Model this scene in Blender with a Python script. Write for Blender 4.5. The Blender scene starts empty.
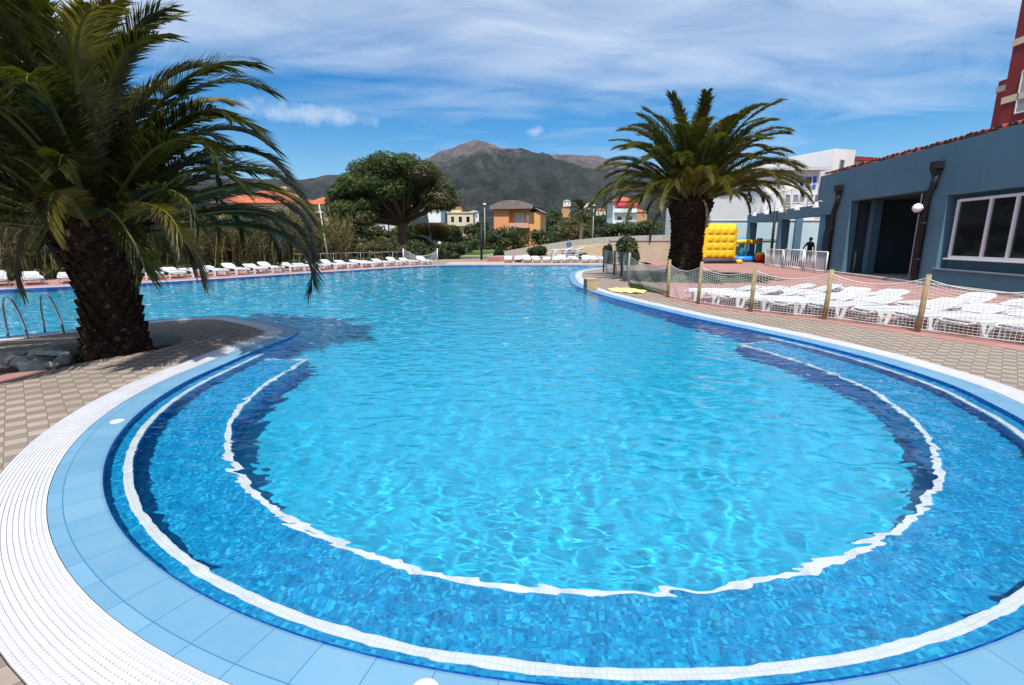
import bpy, bmesh, math, random
import numpy as np
from mathutils import Vector, Matrix, noise
from mathutils.geometry import tessellate_polygon
random.seed(7)
R = math.radians
sc = bpy.context.scene
COL = sc.collection

# ------------------------------------------------------------------ camera
F_PX, PITCH, CAM_H = 490.0, R(11.8), 1.6
cam = bpy.data.cameras.new('camera')
cam.sensor_width = 36.0
cam.lens = 36.0 * F_PX / 1024.0
cam.clip_start = 0.05
cam.clip_end = 20000
camo = bpy.data.objects.new('camera', cam)
camo.location = (0, 0, CAM_H)
camo.rotation_euler = (R(90) - PITCH, 0, 0)
COL.objects.link(camo)
sc.camera = camo

def pray(x, y):
    cx, cy = x - 512.0, y - 342.5
    return Vector((cx, F_PX*math.cos(PITCH) - cy*math.sin(PITCH), -(F_PX*math.sin(PITCH) + cy*math.cos(PITCH))))
def G(x, y, z=0.0):
    """survey helper: where a sight line meets a level at height z"""
    r = pray(x, y); t = (z - CAM_H)/r.z
    return Vector((r.x*t, r.y*t, z))
def AT(x, y, Y):
    """survey helper: point on a sight line at Y metres ahead"""
    r = pray(x, y); t = Y/r.y
    return Vector((r.x*t, Y, CAM_H + r.z*t))

# ------------------------------------------------------------------ node helpers
class NT:
    def __init__(s, mat):
        mat.use_nodes = True
        s.nt = mat.node_tree; s.n = s.nt.nodes; s.l = s.nt.links
    def add(s, t, **kw):
        nd = s.n.new(t)
        for k, v in kw.items():
            if k.startswith('i_'):
                k2 = k[2:]
                k2 = int(k2) if k2.isdigit() else k2.replace('_', ' ')
                s.put(nd.inputs[k2], v)
            else: setattr(nd, k, v)
        return nd
    def put(s, sock, v):
        if isinstance(v, bpy.types.NodeSocket): s.l.new(v, sock)
        elif isinstance(v, bpy.types.Node): s.l.new(v.outputs[0], sock)
        else:
            if isinstance(v, tuple) and len(v) == 3 and sock.type == 'RGBA': v = v + (1,)
            sock.default_value = v
    def math(s, op, a, b=None, c=None, clamp=False):
        nd = s.n.new('ShaderNodeMath'); nd.operation = op; nd.use_clamp = clamp
        s.put(nd.inputs[0], a)
        if b is not None: s.put(nd.inputs[1], b)
        if c is not None: s.put(nd.inputs[2], c)
        return nd.outputs[0]
    def vmath(s, op, a, b=None):
        nd = s.n.new('ShaderNodeVectorMath'); nd.operation = op
        s.put(nd.inputs[0], a)
        if b is not None:
            if op == 'SCALE': s.put(nd.inputs['Scale'], b)
            else: s.put(nd.inputs[1], b)
        return nd.outputs[0]
    def mix(s, f, a, b, blend='MIX'):
        nd = s.n.new('ShaderNodeMix'); nd.data_type = 'RGBA'; nd.blend_type = blend
        s.put(nd.inputs[0], f); s.put(nd.inputs[6], a); s.put(nd.inputs[7], b)
        return nd.outputs[2]
    def ramp(s, f, stops, interp='LINEAR'):
        nd = s.n.new('ShaderNodeValToRGB'); cr = nd.color_ramp; cr.interpolation = interp
        while len(cr.elements) < len(stops): cr.elements.new(0.5)
        for e, (p, c) in zip(cr.elements, stops):
            e.position = p
            e.color = tuple(c) + (1,) if not isinstance(c, (int, float)) else (c, c, c, 1)
        s.put(nd.inputs[0], f)
        return nd.outputs[0]
    def mapr(s, v, a, b, c=0.0, d=1.0):
        nd = s.n.new('ShaderNodeMapRange'); nd.clamp = True
        s.put(nd.inputs[0], v); nd.inputs[1].default_value = a; nd.inputs[2].default_value = b
        nd.inputs[3].default_value = c; nd.inputs[4].default_value = d
        return nd.outputs[0]
    def noise(s, vec, scale, detail=3, rough=0.55, out=0, dist=0.0):
        nd = s.n.new('ShaderNodeTexNoise')
        if vec is not None: s.put(nd.inputs['Vector'], vec)
        nd.inputs['Scale'].default_value = scale; nd.inputs['Detail'].default_value = detail
        nd.inputs['Roughness'].default_value = rough; nd.inputs['Distortion'].default_value = dist
        return nd.outputs[out]
    def coord(s, which='Object'):
        return s.n.new('ShaderNodeTexCoord').outputs[which]
    def bump(s, h, strength=0.3, dist=0.02):
        nd = s.n.new('ShaderNodeBump'); nd.inputs['Strength'].default_value = strength
        nd.inputs['Distance'].default_value = dist
        s.put(nd.inputs['Height'], h); return nd.outputs[0]

def new_mat(name):
    m = bpy.data.materials.new(name); t = NT(m)
    return m, t, t.n['Principled BSDF'], t.n['Material Output']

def plain(name, col, rough=0.6, var=0.15, scale=6.0, metal=0.0, spec=0.4, bump=0.0, bscale=40.0, dirt=None, coat=0.0):
    """painted / plastic / plaster with soft uneven wear"""
    m, t, b, o = new_mat(name)
    co = t.coord()
    n = t.noise(co, scale, 5, 0.6)
    lo = tuple(c*(1-var) for c in col); hi = tuple(min(1, c*(1+var)) for c in col)
    c = t.ramp(n, [(0.3, lo), (0.7, hi)])
    if dirt:
        n2 = t.noise(co, scale*0.35, 6, 0.7)
        c = t.mix(t.mapr(n2, 0.52, 0.75), c, dirt)
    t.put(b.inputs['Base Color'], c)
    t.put(b.inputs['Roughness'], t.mapr(n, 0.2, 0.8, max(0, rough-0.08), min(1, rough+0.08)))
    b.inputs['Metallic'].default_value = metal
    b.inputs['Specular IOR Level'].default_value = spec
    b.inputs['Coat Weight'].default_value = coat
    if bump > 0:
        t.put(b.inputs['Normal'], t.bump(t.noise(co, bscale, 4, 0.6), bump, 0.01))
    return m

# ------------------------------------------------------------------ object helpers
def link(name, bm, mats, parent=None, smooth=False, recalc=False):
    if recalc: bmesh.ops.recalc_face_normals(bm, faces=bm.faces)
    me = bpy.data.meshes.new(name); bm.to_mesh(me); bm.free()
    for m in (mats if isinstance(mats, (list, tuple)) else [mats]): me.materials.append(m)
    if smooth:
        for p in me.polygons: p.use_smooth = True
    o = bpy.data.objects.new(name, me); COL.objects.link(o)
    if parent: o.parent = parent
    return o
def tag(o, label, cat, group=None):
    o['label'] = label; o['category'] = cat
    if group: o['group'] = group
    return o
def thing(name, label, cat, loc=(0, 0, 0), rz=0.0, group=None):
    o = bpy.data.objects.new(name, None); COL.objects.link(o)
    o.empty_display_size = 0.1
    o.location = loc; o.rotation_euler = (0, 0, rz)
    return tag(o, label, cat, group)
def struct(o, kind='structure'):
    o['kind'] = kind; return o
def dup(root, loc, rz, label, group=None, scale=None, name=None):
    r = root.copy(); COL.objects.link(r)
    r.location = loc; r.rotation_euler = (0, 0, rz); r['label'] = label
    if scale: r.scale = (scale,)*3
    if group: r['group'] = group
    for ch in list(root.children):
        c = ch.copy(); COL.objects.link(c); c.parent = r
        for g in ch.children:
            d = g.copy(); COL.objects.link(d); d.parent = c
    return r

def box(bm, c, s, rz=0.0, bev=0.0, mi=0, M=None):
    m = Matrix.Translation(c) @ Matrix.Rotation(rz, 4, 'Z') @ Matrix.Diagonal((s[0], s[1], s[2], 1))
    if M is not None: m = M @ m
    r = bmesh.ops.create_cube(bm, size=1, matrix=m)
    fs = {f for v in r['verts'] for f in v.link_faces}
    if bev > 0:
        es = list({e for v in r['verts'] for e in v.link_edges})
        rb = bmesh.ops.bevel(bm, geom=es, offset=bev, segments=2, affect='EDGES', profile=0.7)
        fs = {f for f in fs if f.is_valid} | set(rb['faces'])
    for f in fs: f.material_index = mi
    return r
def tube(bm, pts, rad, n=8, cap=True, mi=0, smooth=True):
    """tapered tube along points; rad number or list"""
    pts = [Vector(p) for p in pts]; k = len(pts)
    rads = rad if isinstance(rad, (list, tuple)) else [rad]*k
    up = Vector((0, 0, 1)); rings = []; prev = None
    for i, p in enumerate(pts):
        d = (pts[min(i+1, k-1)] - pts[max(i-1, 0)])
        if d.length < 1e-9: d = Vector((0, 0, 1))
        d.normalize()
        if prev is None:
            a = d.cross(up)
            if a.length < 1e-3: a = d.cross(Vector((1, 0, 0)))
        else:
            a = prev - d*prev.dot(d)
        a.normalize(); prev = a; b = d.cross(a)
        rings.append([bm.verts.new(p + (a*math.cos(2*math.pi*j/n) + b*math.sin(2*math.pi*j/n))*rads[i]) for j in range(n)])
    for i in range(k-1):
        for j in range(n):
            f = bm.faces.new((rings[i][j], rings[i][(j+1) % n], rings[i+1][(j+1) % n], rings[i+1][j]))
            f.material_index = mi; f.smooth = smooth
    if cap and n > 2:
        for rg, fl in ((rings[0], True), (rings[-1], False)):
            f = bm.faces.new(rg[::-1] if fl else rg); f.material_index = mi
    return rings
def lathe(bm, prof, n=16, c=(0, 0, 0), mi=0, smooth=True, jit=None):
    rings = []
    for r, z in prof:
        rings.append([bm.verts.new((c[0]+r*math.cos(2*math.pi*j/n)*(1+(jit(j, z) if jit else 0)), c[1]+r*math.sin(2*math.pi*j/n)*(1+(jit(j, z) if jit else 0)), c[2]+z)) for j in range(n)])
    for i in range(len(prof)-1):
        for j in range(n):
            f = bm.faces.new((rings[i][j], rings[i][(j+1) % n], rings[i+1][(j+1) % n], rings[i+1][j]))
            f.smooth = smooth; f.material_index = mi
    if prof[0][0] > 1e-4: bm.faces.new(rings[0][::-1]).material_index = mi
    if prof[-1][0] > 1e-4: bm.faces.new(rings[-1]).material_index = mi
    return rings
def prism(bm, poly, z0, z1, mi=0):
    a = [bm.verts.new((p[0], p[1], z0)) for p in poly]; b = [bm.verts.new((p[0], p[1], z1)) for p in poly]
    n = len(poly)
    for i in range(n):
        bm.faces.new((a[i], a[(i+1) % n], b[(i+1) % n], b[i])).material_index = mi
    bm.faces.new(a[::-1]).material_index = mi; bm.faces.new(b).material_index = mi
def sheet(bm, loops, z):
    """flat polygon with holes"""
    L = [[Vector((p[0], p[1], 0)) for p in lp] for lp in loops]
    vs = [bm.verts.new((p.x, p.y, z)) for lp in L for p in lp]
    for t in tessellate_polygon(L):
        try:
            f = bm.faces.new([vs[i] for i in t])
        except ValueError: continue
        f.normal_update()
        if f.normal.z < 0: f.normal_flip()
def quad(bm, a, b, c, d, mi=0):
    f = bm.faces.new([bm.verts.new(p) for p in (a, b, c, d)]); f.material_index = mi; return f

# ------------------------------------------------------------------ light and sky
SUN_EL = R(62); SUN_AZ = math.atan2(-0.24, -0.97)      # azimuth measured from +Y towards +X
S = Vector((math.sin(SUN_AZ)*math.cos(SUN_EL), math.cos(SUN_AZ)*math.cos(SUN_EL), math.sin(SUN_EL)))
sun = bpy.data.lights.new('sun', 'SUN'); sun.energy = 4.8; sun.angle = R(0.53); sun.color = (1.0, 0.955, 0.88)
sun.cycles.is_caustics_light = True
suno = bpy.data.objects.new('sun', sun); COL.objects.link(suno)
suno.rotation_euler = S.to_track_quat('Z', 'Y').to_euler(); suno.location = S*50

w = bpy.data.worlds.new('World'); sc.world = w; w.use_nodes = True
t = NT(w); bg = t.n['Background']
sky = t.add('ShaderNodeTexSky', sky_type='NISHITA'); sky.sun_disc = False
sky.sun_elevation = SUN_EL; sky.sun_rotation = SUN_AZ
sky.air_density = 1.0; sky.dust_density = 0.25; sky.ozone_density = 3.0
hs = t.add('ShaderNodeHueSaturation'); hs.inputs['Saturation'].default_value = 1.55; hs.inputs['Value'].default_value = 1.08
t.put(hs.inputs['Color'], sky.outputs[0])
dirv = t.coord('Generated')
sep = t.add('ShaderNodeSeparateXYZ'); t.put(sep.inputs[0], dirv)
X, Y, Z = sep.outputs
zz = t.math('ADD', t.math('MAXIMUM', Z, 0.0), 0.12)
pv = t.add('ShaderNodeCombineXYZ'); t.put(pv.inputs[0], t.math('DIVIDE', X, zz)); t.put(pv.inputs[1], t.math('DIVIDE', Y, zz))
mp = t.add('ShaderNodeMapping'); t.put(mp.inputs[0], pv.outputs[0]); mp.inputs['Rotation'].default_value = (0, 0, R(-14)); mp.inputs['Scale'].default_value = (0.55, 1.25, 1)
mp.inputs['Location'].default_value = (3.1, 1.7, 0)
big = t.noise(mp.outputs[0], 0.75, 3, 0.5, dist=0.6)
fine = t.noise(mp.outputs[0], 2.6, 8, 0.62, dist=1.1)
el = t.mapr(Z, 0.13, 0.30)
cov = t.math('ADD', t.math('MULTIPLY', big, 0.8), t.math('MULTIPLY', fine, 0.45))
cov = t.math('ADD', cov, t.math('MULTIPLY', el, 0.42))
veil = t.mapr(cov, 0.74, 1.20, 0.0, 0.82)
# one small cumulus puff near the mountain and one low wisp to the left
def puff(px, py, rx, ry, thr):
    d = pray(px, py).normalized()
    az = t.math('ARCTAN2', X, Y); 
    a = t.math('DIVIDE', t.math('SUBTRACT', az, math.atan2(d.x, d.y)), rx)
    e = t.math('DIVIDE', t.math('SUBTRACT', Z, d.z), ry)
    rr = t.math('SQRT', t.math('ADD', t.math('MULTIPLY', a, a), t.math('MULTIPLY', e, e)))
    nn = t.noise(dirv, 38.0, 5, 0.6)
    return t.mapr(t.math('ADD', t.math('SUBTRACT', 1.0, rr), t.math('MULTIPLY', t.math('SUBTRACT', nn, 0.5), 1.6)), 0.1, 0.8, 0.0, thr)
p1 = puff(536, 131, 0.022, 0.012, 0.45)
p2 = puff(305, 114, 0.15, 0.022, 0.5)
veil = t.math('MAXIMUM', veil, t.math('MAXIMUM', p1, p2))
skc = t.mix(veil, hs.outputs[0], (6.8, 7.5, 8.6))
t.put(bg.inputs['Color'], skc)
bg.inputs['Strength'].default_value = 0.10
sc.view_settings.view_transform = 'Standard'; sc.view_settings.look = 'None'
sc.view_settings.gamma = 1.0; sc.view_settings.exposure = 0.35; sc.view_settings.use_curve_mapping = False
cy = sc.cycles
cy.use_denoising = True; cy.max_bounces = 12; cy.diffuse_bounces = 4; cy.glossy_bounces = 4
cy.transmission_bounces = 8; cy.transparent_max_bounces = 12
cy.caustics_reflective = False; cy.caustics_refractive = True; cy.sample_clamp_indirect = 8.0; cy.blur_glossy = 0.5

# ------------------------------------------------------------------ pool outline
PC, PR = Vector((0.59, 5.87)), 4.38
ctrl = []   # (x, y, rim width factor)
for k in range(25):
    a = R(-16) - (R(-16) - R(-169.5))*0 - k/24.0*R(153.5)
    ctrl.append((PC.x + PR*math.cos(a), PC.y + PR*math.sin(a), 1.0))
ctrl += [(-3.79, 5.6, .95), (-3.80, 6.2, .9), (-3.81, 6.9, .82), (-3.78, 7.6, .75), (-3.74, 8.2, .66), (-3.90, 8.78, .62), (-4.35, 9.28, .6),
         (-5.1, 9.86, .55), (-6.0, 10.38, .5), (-6.75, 10.33, .5), (-7.4, 9.85, .5), (-8.0, 8.95, .5), (-8.75, 7.95, .55), (-10.2, 6.2, .7), (-12.5, 4.0, .9),
         (-16, 2.0, 1), (-20, 2.6, 1), (-22.2, 6, 1), (-21.5, 10, 1), (-19.4, 13.4, 1), (-17.4, 15.6, 1), (-15.3, 17.6, 1), (-13.18, 19.6, 1), (-10.97, 23.2, 1),
         (-8.35, 27.15, 1), (-6.2, 30.4, 1), (-4.4, 32.0, 1), (-2, 32.2, 1), (1, 32.2, 1), (4, 32.2, 1), (5.8, 31.6, 1), (5.6, 30.2, 1), (4.3, 28.2, 1), (3.3, 26.2, .9), (2.85, 24.2, .9), (2.5, 21.5, 1),
         (2.3, 18.5, 1), (2.45, 16.2, 1), (2.85, 13.9, 1), (3.3, 12.1, 1), (3.85, 10.2, 1), (4.3, 9.0, 1), (4.68, 7.9, 1), (4.92, 6.9, 1), (5.0, 6.1, 1), (4.97, 5.3, 1)]
def catmull(P, closed=True, seg=0.12):
    out = []; n = len(P)
    for i in range(n if closed else n-1):
        p0, p1, p2, p3 = (P[(i-1) % n], P[i], P[(i+1) % n], P[(i+2) % n]) if closed else (P[max(i-1, 0)], P[i], P[i+1], P[min(i+2, n-1)])
        L = math.hypot(p2[0]-p1[0], p2[1]-p1[1]); k = max(2, int(L/seg)) if L < 6 else int(L/seg)
        for j in range(k):
            u = j/k
            out.append(tuple(0.5*((2*b) + (-a+c)*u + (2*a-5*b+4*c-d)*u*u + (-a+3*b-3*c+d)*u**3) for a, b, c, d in zip(p0, p1, p2, p3)))
    return out
OUT = catmull([(a, b, min(1.0, c*1.45)) for a, b, c in ctrl], True, 0.13)
NO = len(OUT)
area = sum(OUT[i][0]*OUT[(i+1) % NO][1] - OUT[(i+1) % NO][0]*OUT[i][1] for i in range(NO))
if area < 0: OUT = OUT[::-1]                     # counter-clockwise: outward normal is (dy,-dx)
def normals(P):
    N = []; n = len(P)
    for i in range(n):
        d = Vector((P[(i+2) % n][0]-P[(i-2) % n][0], P[(i+2) % n][1]-P[(i-2) % n][1])).normalized()
        N.append(Vector((d.y, -d.x)))
    return N
NRM = normals(OUT)
ARC = [0.0]
for i in range(NO): ARC.append(ARC[-1] + math.hypot(OUT[(i+1) % NO][0]-OUT[i][0], OUT[(i+1) % NO][1]-OUT[i][1]))
def off(i, d, scaled=True):
    i %= NO
    k = OUT[i][2] if scaled else 1.0
    return Vector((OUT[i][0], OUT[i][1])) + NRM[i]*d*k
def ringloop(d, scaled=True): return [off(i, d, scaled) for i in range(NO)]

def ringstrip(prof, name, mats, i0=0, i1=None, scaled=True, mis=None, smooth=False, caps=False):
    """profile [(offset, z)] swept along the pool outline; UV = arc length, profile length"""
    bm = bmesh.new(); uv = bm.loops.layers.uv.new('UVMap')
    closed = i1 is None
    idx = list(range(NO+1)) if closed else list(range(i0, i1+1))
    pl = [0.0]
    for (a, b), (c, d) in zip(prof, prof[1:]): pl.append(pl[-1] + math.hypot(c-a, d-b))
    rows = []
    for i in idx:
        if closed and i == NO: rows.append(rows[0]); continue
        rows.append([bm.verts.new((*off(i, o, scaled), z)) for o, z in prof])
    for q in range(len(idx)-1):
        for j in range(len(prof)-1):
            try: f = bm.faces.new((rows[q][j], rows[q][j+1], rows[q+1][j+1], rows[q+1][j]))
            except ValueError: continue
            f.smooth = smooth
            if mis: f.material_index = mis[j]
            us = (ARC[idx[q] % NO] if idx[q] < NO else ARC[idx[q]-NO]+ARC[NO],)*2
            a0 = ARC[idx[q] % NO] + (ARC[NO] if idx[q] >= NO else 0); a1 = a0 + (ARC[(idx[q] % NO)+1]-ARC[idx[q] % NO])
            for lp, (u, v) in zip(f.loops, ((a0, pl[j]), (a0, pl[j+1]), (a1, pl[j+1]), (a1, pl[j]))): lp[uv].uv = (u, v)
    if caps:
        for rw in (rows[0], rows[-1]):
            bm.faces.new([bm.verts.new(v.co) for v in rw])
    bm.normal_update()
    return link(name, bm, mats)

# ------------------------------------------------------------------ pool materials
def mosaic(name, cols, size=0.025, grout=(0.35, 0.5, 0.6), uv=True, gw=0.06, rough=0.2):
    m, t, b, o = new_mat(name)
    co = t.coord('UV') if uv else t.coord('Object')
    v = t.vmath('SCALE', co, 1.0/size)
    cell = t.vmath('FLOOR', v)
    wn = t.add('ShaderNodeTexWhiteNoise', noise_dimensions='3D'); t.put(wn.inputs[0], cell)
    n = len(cols)
    c = t.ramp(wn.outputs[0], [((k)/n, col) for k, col in enumerate(cols)], 'CONSTANT')
    fr = t.vmath('FRACTION', v)
    s = t.add('ShaderNodeSeparateXYZ'); t.put(s.inputs[0], fr)
    dx = t.math('MINIMUM', s.outputs[0], t.math('SUBTRACT', 1.0, s.outputs[0]))
    dy = t.math('MINIMUM', s.outputs[1], t.math('SUBTRACT', 1.0, s.outputs[1]))
    d = t.math('MINIMUM', dx, dy)
    g = t.math('LESS_THAN', d, gw)
    t.put(b.inputs['Base Color'], t.mix(g, c, grout)); b.inputs['Roughness'].default_value = rough
    b.inputs['Specular IOR Level'].default_value = 0.3
    return m
M_mos = mosaic('mosaic_blue', [(0.006, 0.235, 0.53), (0.007, 0.285, 0.60), (0.013, 0.38, 0.69), (0.006, 0.255, 0.56), (0.030, 0.50, 0.77), (0.005, 0.20, 0.48), (0.009, 0.32, 0.64)], 0.022, (0.02, 0.34, 0.60))
M_mosd = mosaic('mosaic_deep_blue', [(0.006, 0.09, 0.38), (0.008, 0.12, 0.46), (0.010, 0.17, 0.56), (0.006, 0.10, 0.42)], 0.025, (0.015, 0.14, 0.42))
M_floor = mosaic('pool_floor_tiles', [(0.017, 0.445, 0.71), (0.022, 0.475, 0.735), (0.019, 0.455, 0.72), (0.028, 0.50, 0.75)], 0.05, (0.04, 0.50, 0.74), uv=False, gw=0.05)
M_nose = mosaic('nosing_white', [(0.86, 0.86, 0.85), (0.83, 0.83, 0.83), (0.88, 0.88, 0.87)], 0.0263, (0.62, 0.66, 0.70), gw=0.04)

def tile_band():
    m, t, b, o = new_mat('rim_tile_light_blue')
    co = t.coord('UV'); s = t.add('ShaderNodeSeparateXYZ'); t.put(s.inputs[0], co)
    U, V = s.outputs[0], s.outputs[1]
    # inner course of long tiles, narrow outer course
    pu = 0.245
    fu = t.math('FRACT', t.math('DIVIDE', U, pu))
    ju = t.math('LESS_THAN', t.math('MINIMUM', fu, t.math('SUBTRACT', 1.0, fu)), 0.009)
    jv = t.math('LESS_THAN', t.math('ABSOLUTE', t.math('SUBTRACT', V, 0.070)), 0.0026)
    j = t.math('MAXIMUM', ju, jv)
    cell = t.add('ShaderNodeCombineXYZ'); t.put(cell.inputs[0], t.math('FLOOR', t.math('DIVIDE', U, pu))); t.put(cell.inputs[1], t.math('GREATER_THAN', V, 0.070))
    wn = t.add('ShaderNodeTexWhiteNoise', noise_dimensions='2D'); t.put(wn.inputs[0], cell.outputs[0])
    ob = t.coord('Object')
    n = t.noise(ob, 2.5, 5, 0.65)
    c = t.ramp(wn.outputs[0], [(0.0, (0.108, 0.255, 0.385)), (1.0, (0.140, 0.300, 0.435))])
    c = t.mix(t.mapr(n, 0.42, 0.72, 0, 0.45), c, (0.19, 0.32, 0.42))
    c = t.mix(t.mapr(t.noise(ob, 60, 2, 0.5), 0.68, 0.74, 0, 0.35), c, (0.12, 0.25, 0.38))
    c = t.mix(j, c, (0.05, 0.16, 0.30))
    t.put(b.inputs['Base Color'], c); b.inputs['Roughness'].default_value = 0.42
    b.inputs['Specular IOR Level'].default_value = 0.35
    t.put(b.inputs['Normal'], t.bump(t.math('SUBTRACT', t.math('MULTIPLY', t.noise(ob, 90, 3), 0.15), j), 0.35, 0.004))
    return m
M_rim = tile_band()
def grate_mat():
    m, t, b, o = new_mat('overflow_grate_plastic')
    ob = t.coord('Object')
    c = t.ramp(t.noise(ob, 4, 5, 0.65), [(0.3, (0.50, 0.50, 0.535)), (0.7, (0.60, 0.60, 0.63))])
    co = t.coord('UV'); s = t.add('ShaderNodeSeparateXYZ'); t.put(s.inputs[0], co)
    fu = t.math('FRACT', t.math('DIVIDE', s.outputs[0], 0.98))
    pitch = 0.31/13
    cu = t.math('ABSOLUTE', t.math('SUBTRACT', t.math('FRACT', t.math('DIVIDE', t.math('ADD', s.outputs[0], t.math('MULTIPLY', t.math('FLOOR', t.math('DIVIDE', s.outputs[1], pitch*1.5)), 0.011)), 0.022)), 0.5))
    slot = t.math('MULTIPLY', t.math('LESS_THAN', cu, 0.20), t.math('GREATER_THAN', t.math('FRACT', t.math('DIVIDE', s.outputs[1], pitch*1.46)), 0.55))
    c = t.mix(t.math('MULTIPLY', slot, 0.5), c, (0.22, 0.22, 0.25))
    jj = t.math('LESS_THAN', fu, 0.003)
    c = t.mix(jj, c, (0.35, 0.34, 0.36))
    c = t.mix(t.mapr(t.noise(ob, 1.1, 6, 0.7), 0.55, 0.8, 0, 0.35), c, (0.38, 0.37, 0.36))
    t.put(b.inputs['Base Color'], c); b.inputs['Roughness'].default_value = 0.45; b.inputs['Specular IOR Level'].default_value = 0.3
    return m
M_grate = grate_mat()

# water: one wavy surface with true refraction
WATER_Z = -0.024
def inside(poly, x, y):
    r = False; n = len(poly); j = n-1
    for i in range(n):
        xi, yi = poly[i][0], poly[i][1]; xj, yj = poly[j][0], poly[j][1]
        if (yi > y) != (yj > y) and x < (xj-xi)*(y-yi)/(yj-yi) + xi: r = not r
        j = i
    return r
rw = random.Random(3)
WAVES = []
for k in range(64):
    lam = 0.085*(1.25/0.085)**(k/63.0)
    th = rw.uniform(0, 2*math.pi) if k % 3 else rw.gauss(R(70), 0.6)
    slope = 0.0046*(1.15 if lam < 0.3 else 0.5)
    WAVES.append((2*math.pi/lam, math.cos(th), math.sin(th), slope*lam/(2*math.pi)*1.41, rw.uniform(0, 6.28), lam))
def waves(x, y, step):
    z = np.zeros_like(x)
    wx = x + 0.05*np.sin(1.7*y+.6) + .03*np.sin(4.1*x-2.2*y); wy = y + 0.05*np.sin(1.9*x+1.1) + .03*np.cos(3.7*y+1.9*x)
    for k, cx, cyy, a, ph, lam in WAVES:
        at = np.clip((lam/step - 2.2)/2.3, 0.0, 1.0)
        far = 1.0 + (np.clip(0.36*(np.hypot(x, y) - 8.0), 0.0, 8.5) if lam > 0.35 else 0.0)
        z += a*at*far*np.sin(k*(cx*wx + cyy*wy) + ph)
    return z
M_water, t, b, o = new_mat('pool_water')
t.n.remove(b)
gl = t.add('ShaderNodeBsdfGlass'); gl.inputs['IOR'].default_value = 1.333; gl.inputs['Roughness'].default_value = 0.0
gl.inputs['Color'].default_value = (0.94, 0.985, 1.0, 1)
co = t.coord()
mpw = t.add('ShaderNodeMapping'); t.put(mpw.inputs[0], co); mpw.inputs['Rotation'].default_value = (0, 0, R(25)); mpw.inputs['Scale'].default_value = (1.0, 1.6, 1)
hw = t.math('ADD', t.noise(mpw.outputs[0], 2.7, 1, 0.4, dist=0.9), t.math('MULTIPLY', t.noise(mpw.outputs[0], 7.0, 1, 0.4, dist=0.5), 0.18))
t.put(gl.inputs['Normal'], t.bump(hw, 1.0, 0.030))
t.put(o.inputs['Surface'], gl)
def make_water():
    edge = np.array([[p.x, p.y] for p in ringloop(0.03, False)])
    q = 0.0085; rr = 0.95*(1+q)**np.arange(int(math.log(44/0.95)/math.log(1+q)))
    aa = np.linspace(R(-84), R(66), 520)
    Rg, Ag = np.meshgrid(rr, aa, indexing='ij')
    Xg, Yg = Rg*np.sin(Ag), Rg*np.cos(Ag)
    Zg = WATER_Z + waves(Xg, Yg, Rg*q)
    ins = np.zeros(Xg.shape, bool); n = len(edge); j = n-1
    for i in range(n):
        xi, yi = edge[i]; xj, yj = edge[j]
        if yi != yj: ins ^= ((yi > Yg) != (yj > Yg)) & (Xg < (xj-xi)*(Yg-yi)/(yj-yi) + xi)
        j = i
    use = ins[:-1, :-1] | ins[1:, :-1] | ins[1:, 1:] | ins[:-1, 1:]
    m = Xg.shape[1]; I, J = np.nonzero(use)
    F = np.stack([I*m+J, I*m+J+1, (I+1)*m+J+1, (I+1)*m+J], 1)[:, ::-1]
    ids, inv = np.unique(F, return_inverse=True); F = inv.reshape(F.shape)
    V = np.stack([Xg.ravel()[ids], Yg.ravel()[ids], Zg.ravel()[ids]], 1)
    me = bpy.data.meshes.new('pool_water')
    me.vertices.add(len(V)); me.vertices.foreach_set('co', V.ravel().astype(np.float32))
    me.loops.add(F.size); me.loops.foreach_set('vertex_index', F.ravel().astype(np.int32))
    me.polygons.add(len(F)); me.polygons.foreach_set('loop_start', (np.arange(len(F))*4).astype(np.int32)); me.polygons.foreach_set('loop_total', np.full(len(F), 4, np.int32))
    me.update(calc_edges=True); me.validate()
    for p in me.polygons: p.use_smooth = True
    if sum(p.normal.z for p in me.polygons) < 0: me.flip_normals()
    me.materials.append(M_water)
    o_ = bpy.data.objects.new('pool_water', me); COL.objects.link(o_)
    return o_
water = struct(make_water())
water.cycles.is_caustics_caster = True

# index range of the submerged bench (horseshoe) along the outline
def nearest(x, y): return min(range(NO), key=lambda i: (OUT[i][0]-x)**2 + (OUT[i][1]-y)**2)
iL, iR = nearest(-3.8, 7.05), nearest(4.55, 8.25)
FLOOR_Z = -1.15
BA, BB = iL, iR
if BB < BA: BB += NO
PARTS = []
PARTS.append(struct(ringstrip([(0.0, 0.0), (0.0, -0.1), (-0.012, FLOOR_Z)], 'pool_wall', M_mosd)))
PARTS.append(struct(ringstrip([(0.0, -0.1), (-0.100, -0.1)], 'pool_step', [M_mos], BA, BB, False)))
PARTS.append(struct(ringstrip([(-0.100, -0.1), (-0.100, -0.096), (-0.153, -0.096), (-0.153, -0.14)], 'step_nosing', M_nose, BA, BB, False)))
PARTS.append(struct(ringstrip([(-0.150, -0.14), (-0.150, -0.4)], 'pool_step_riser', M_mosd, BA, BB, False)))
PARTS.append(struct(ringstrip([(-0.150, -0.4), (-0.757, -0.4)], 'pool_bench', M_mos, BA, BB, False)))
PARTS.append(struct(ringstrip([(-0.757, -0.4), (-0.757, -0.396), (-0.81, -0.396), (-0.81, -0.44)], 'bench_nosing', M_nose, BA, BB, False)))
PARTS.append(struct(ringstrip([(-0.806, -0.44), (-0.806, FLOOR_Z)], 'pool_bench_riser', M_mosd, BA, BB, False)))
bm = bmesh.new()
bm2 = bmesh.new()
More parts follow.
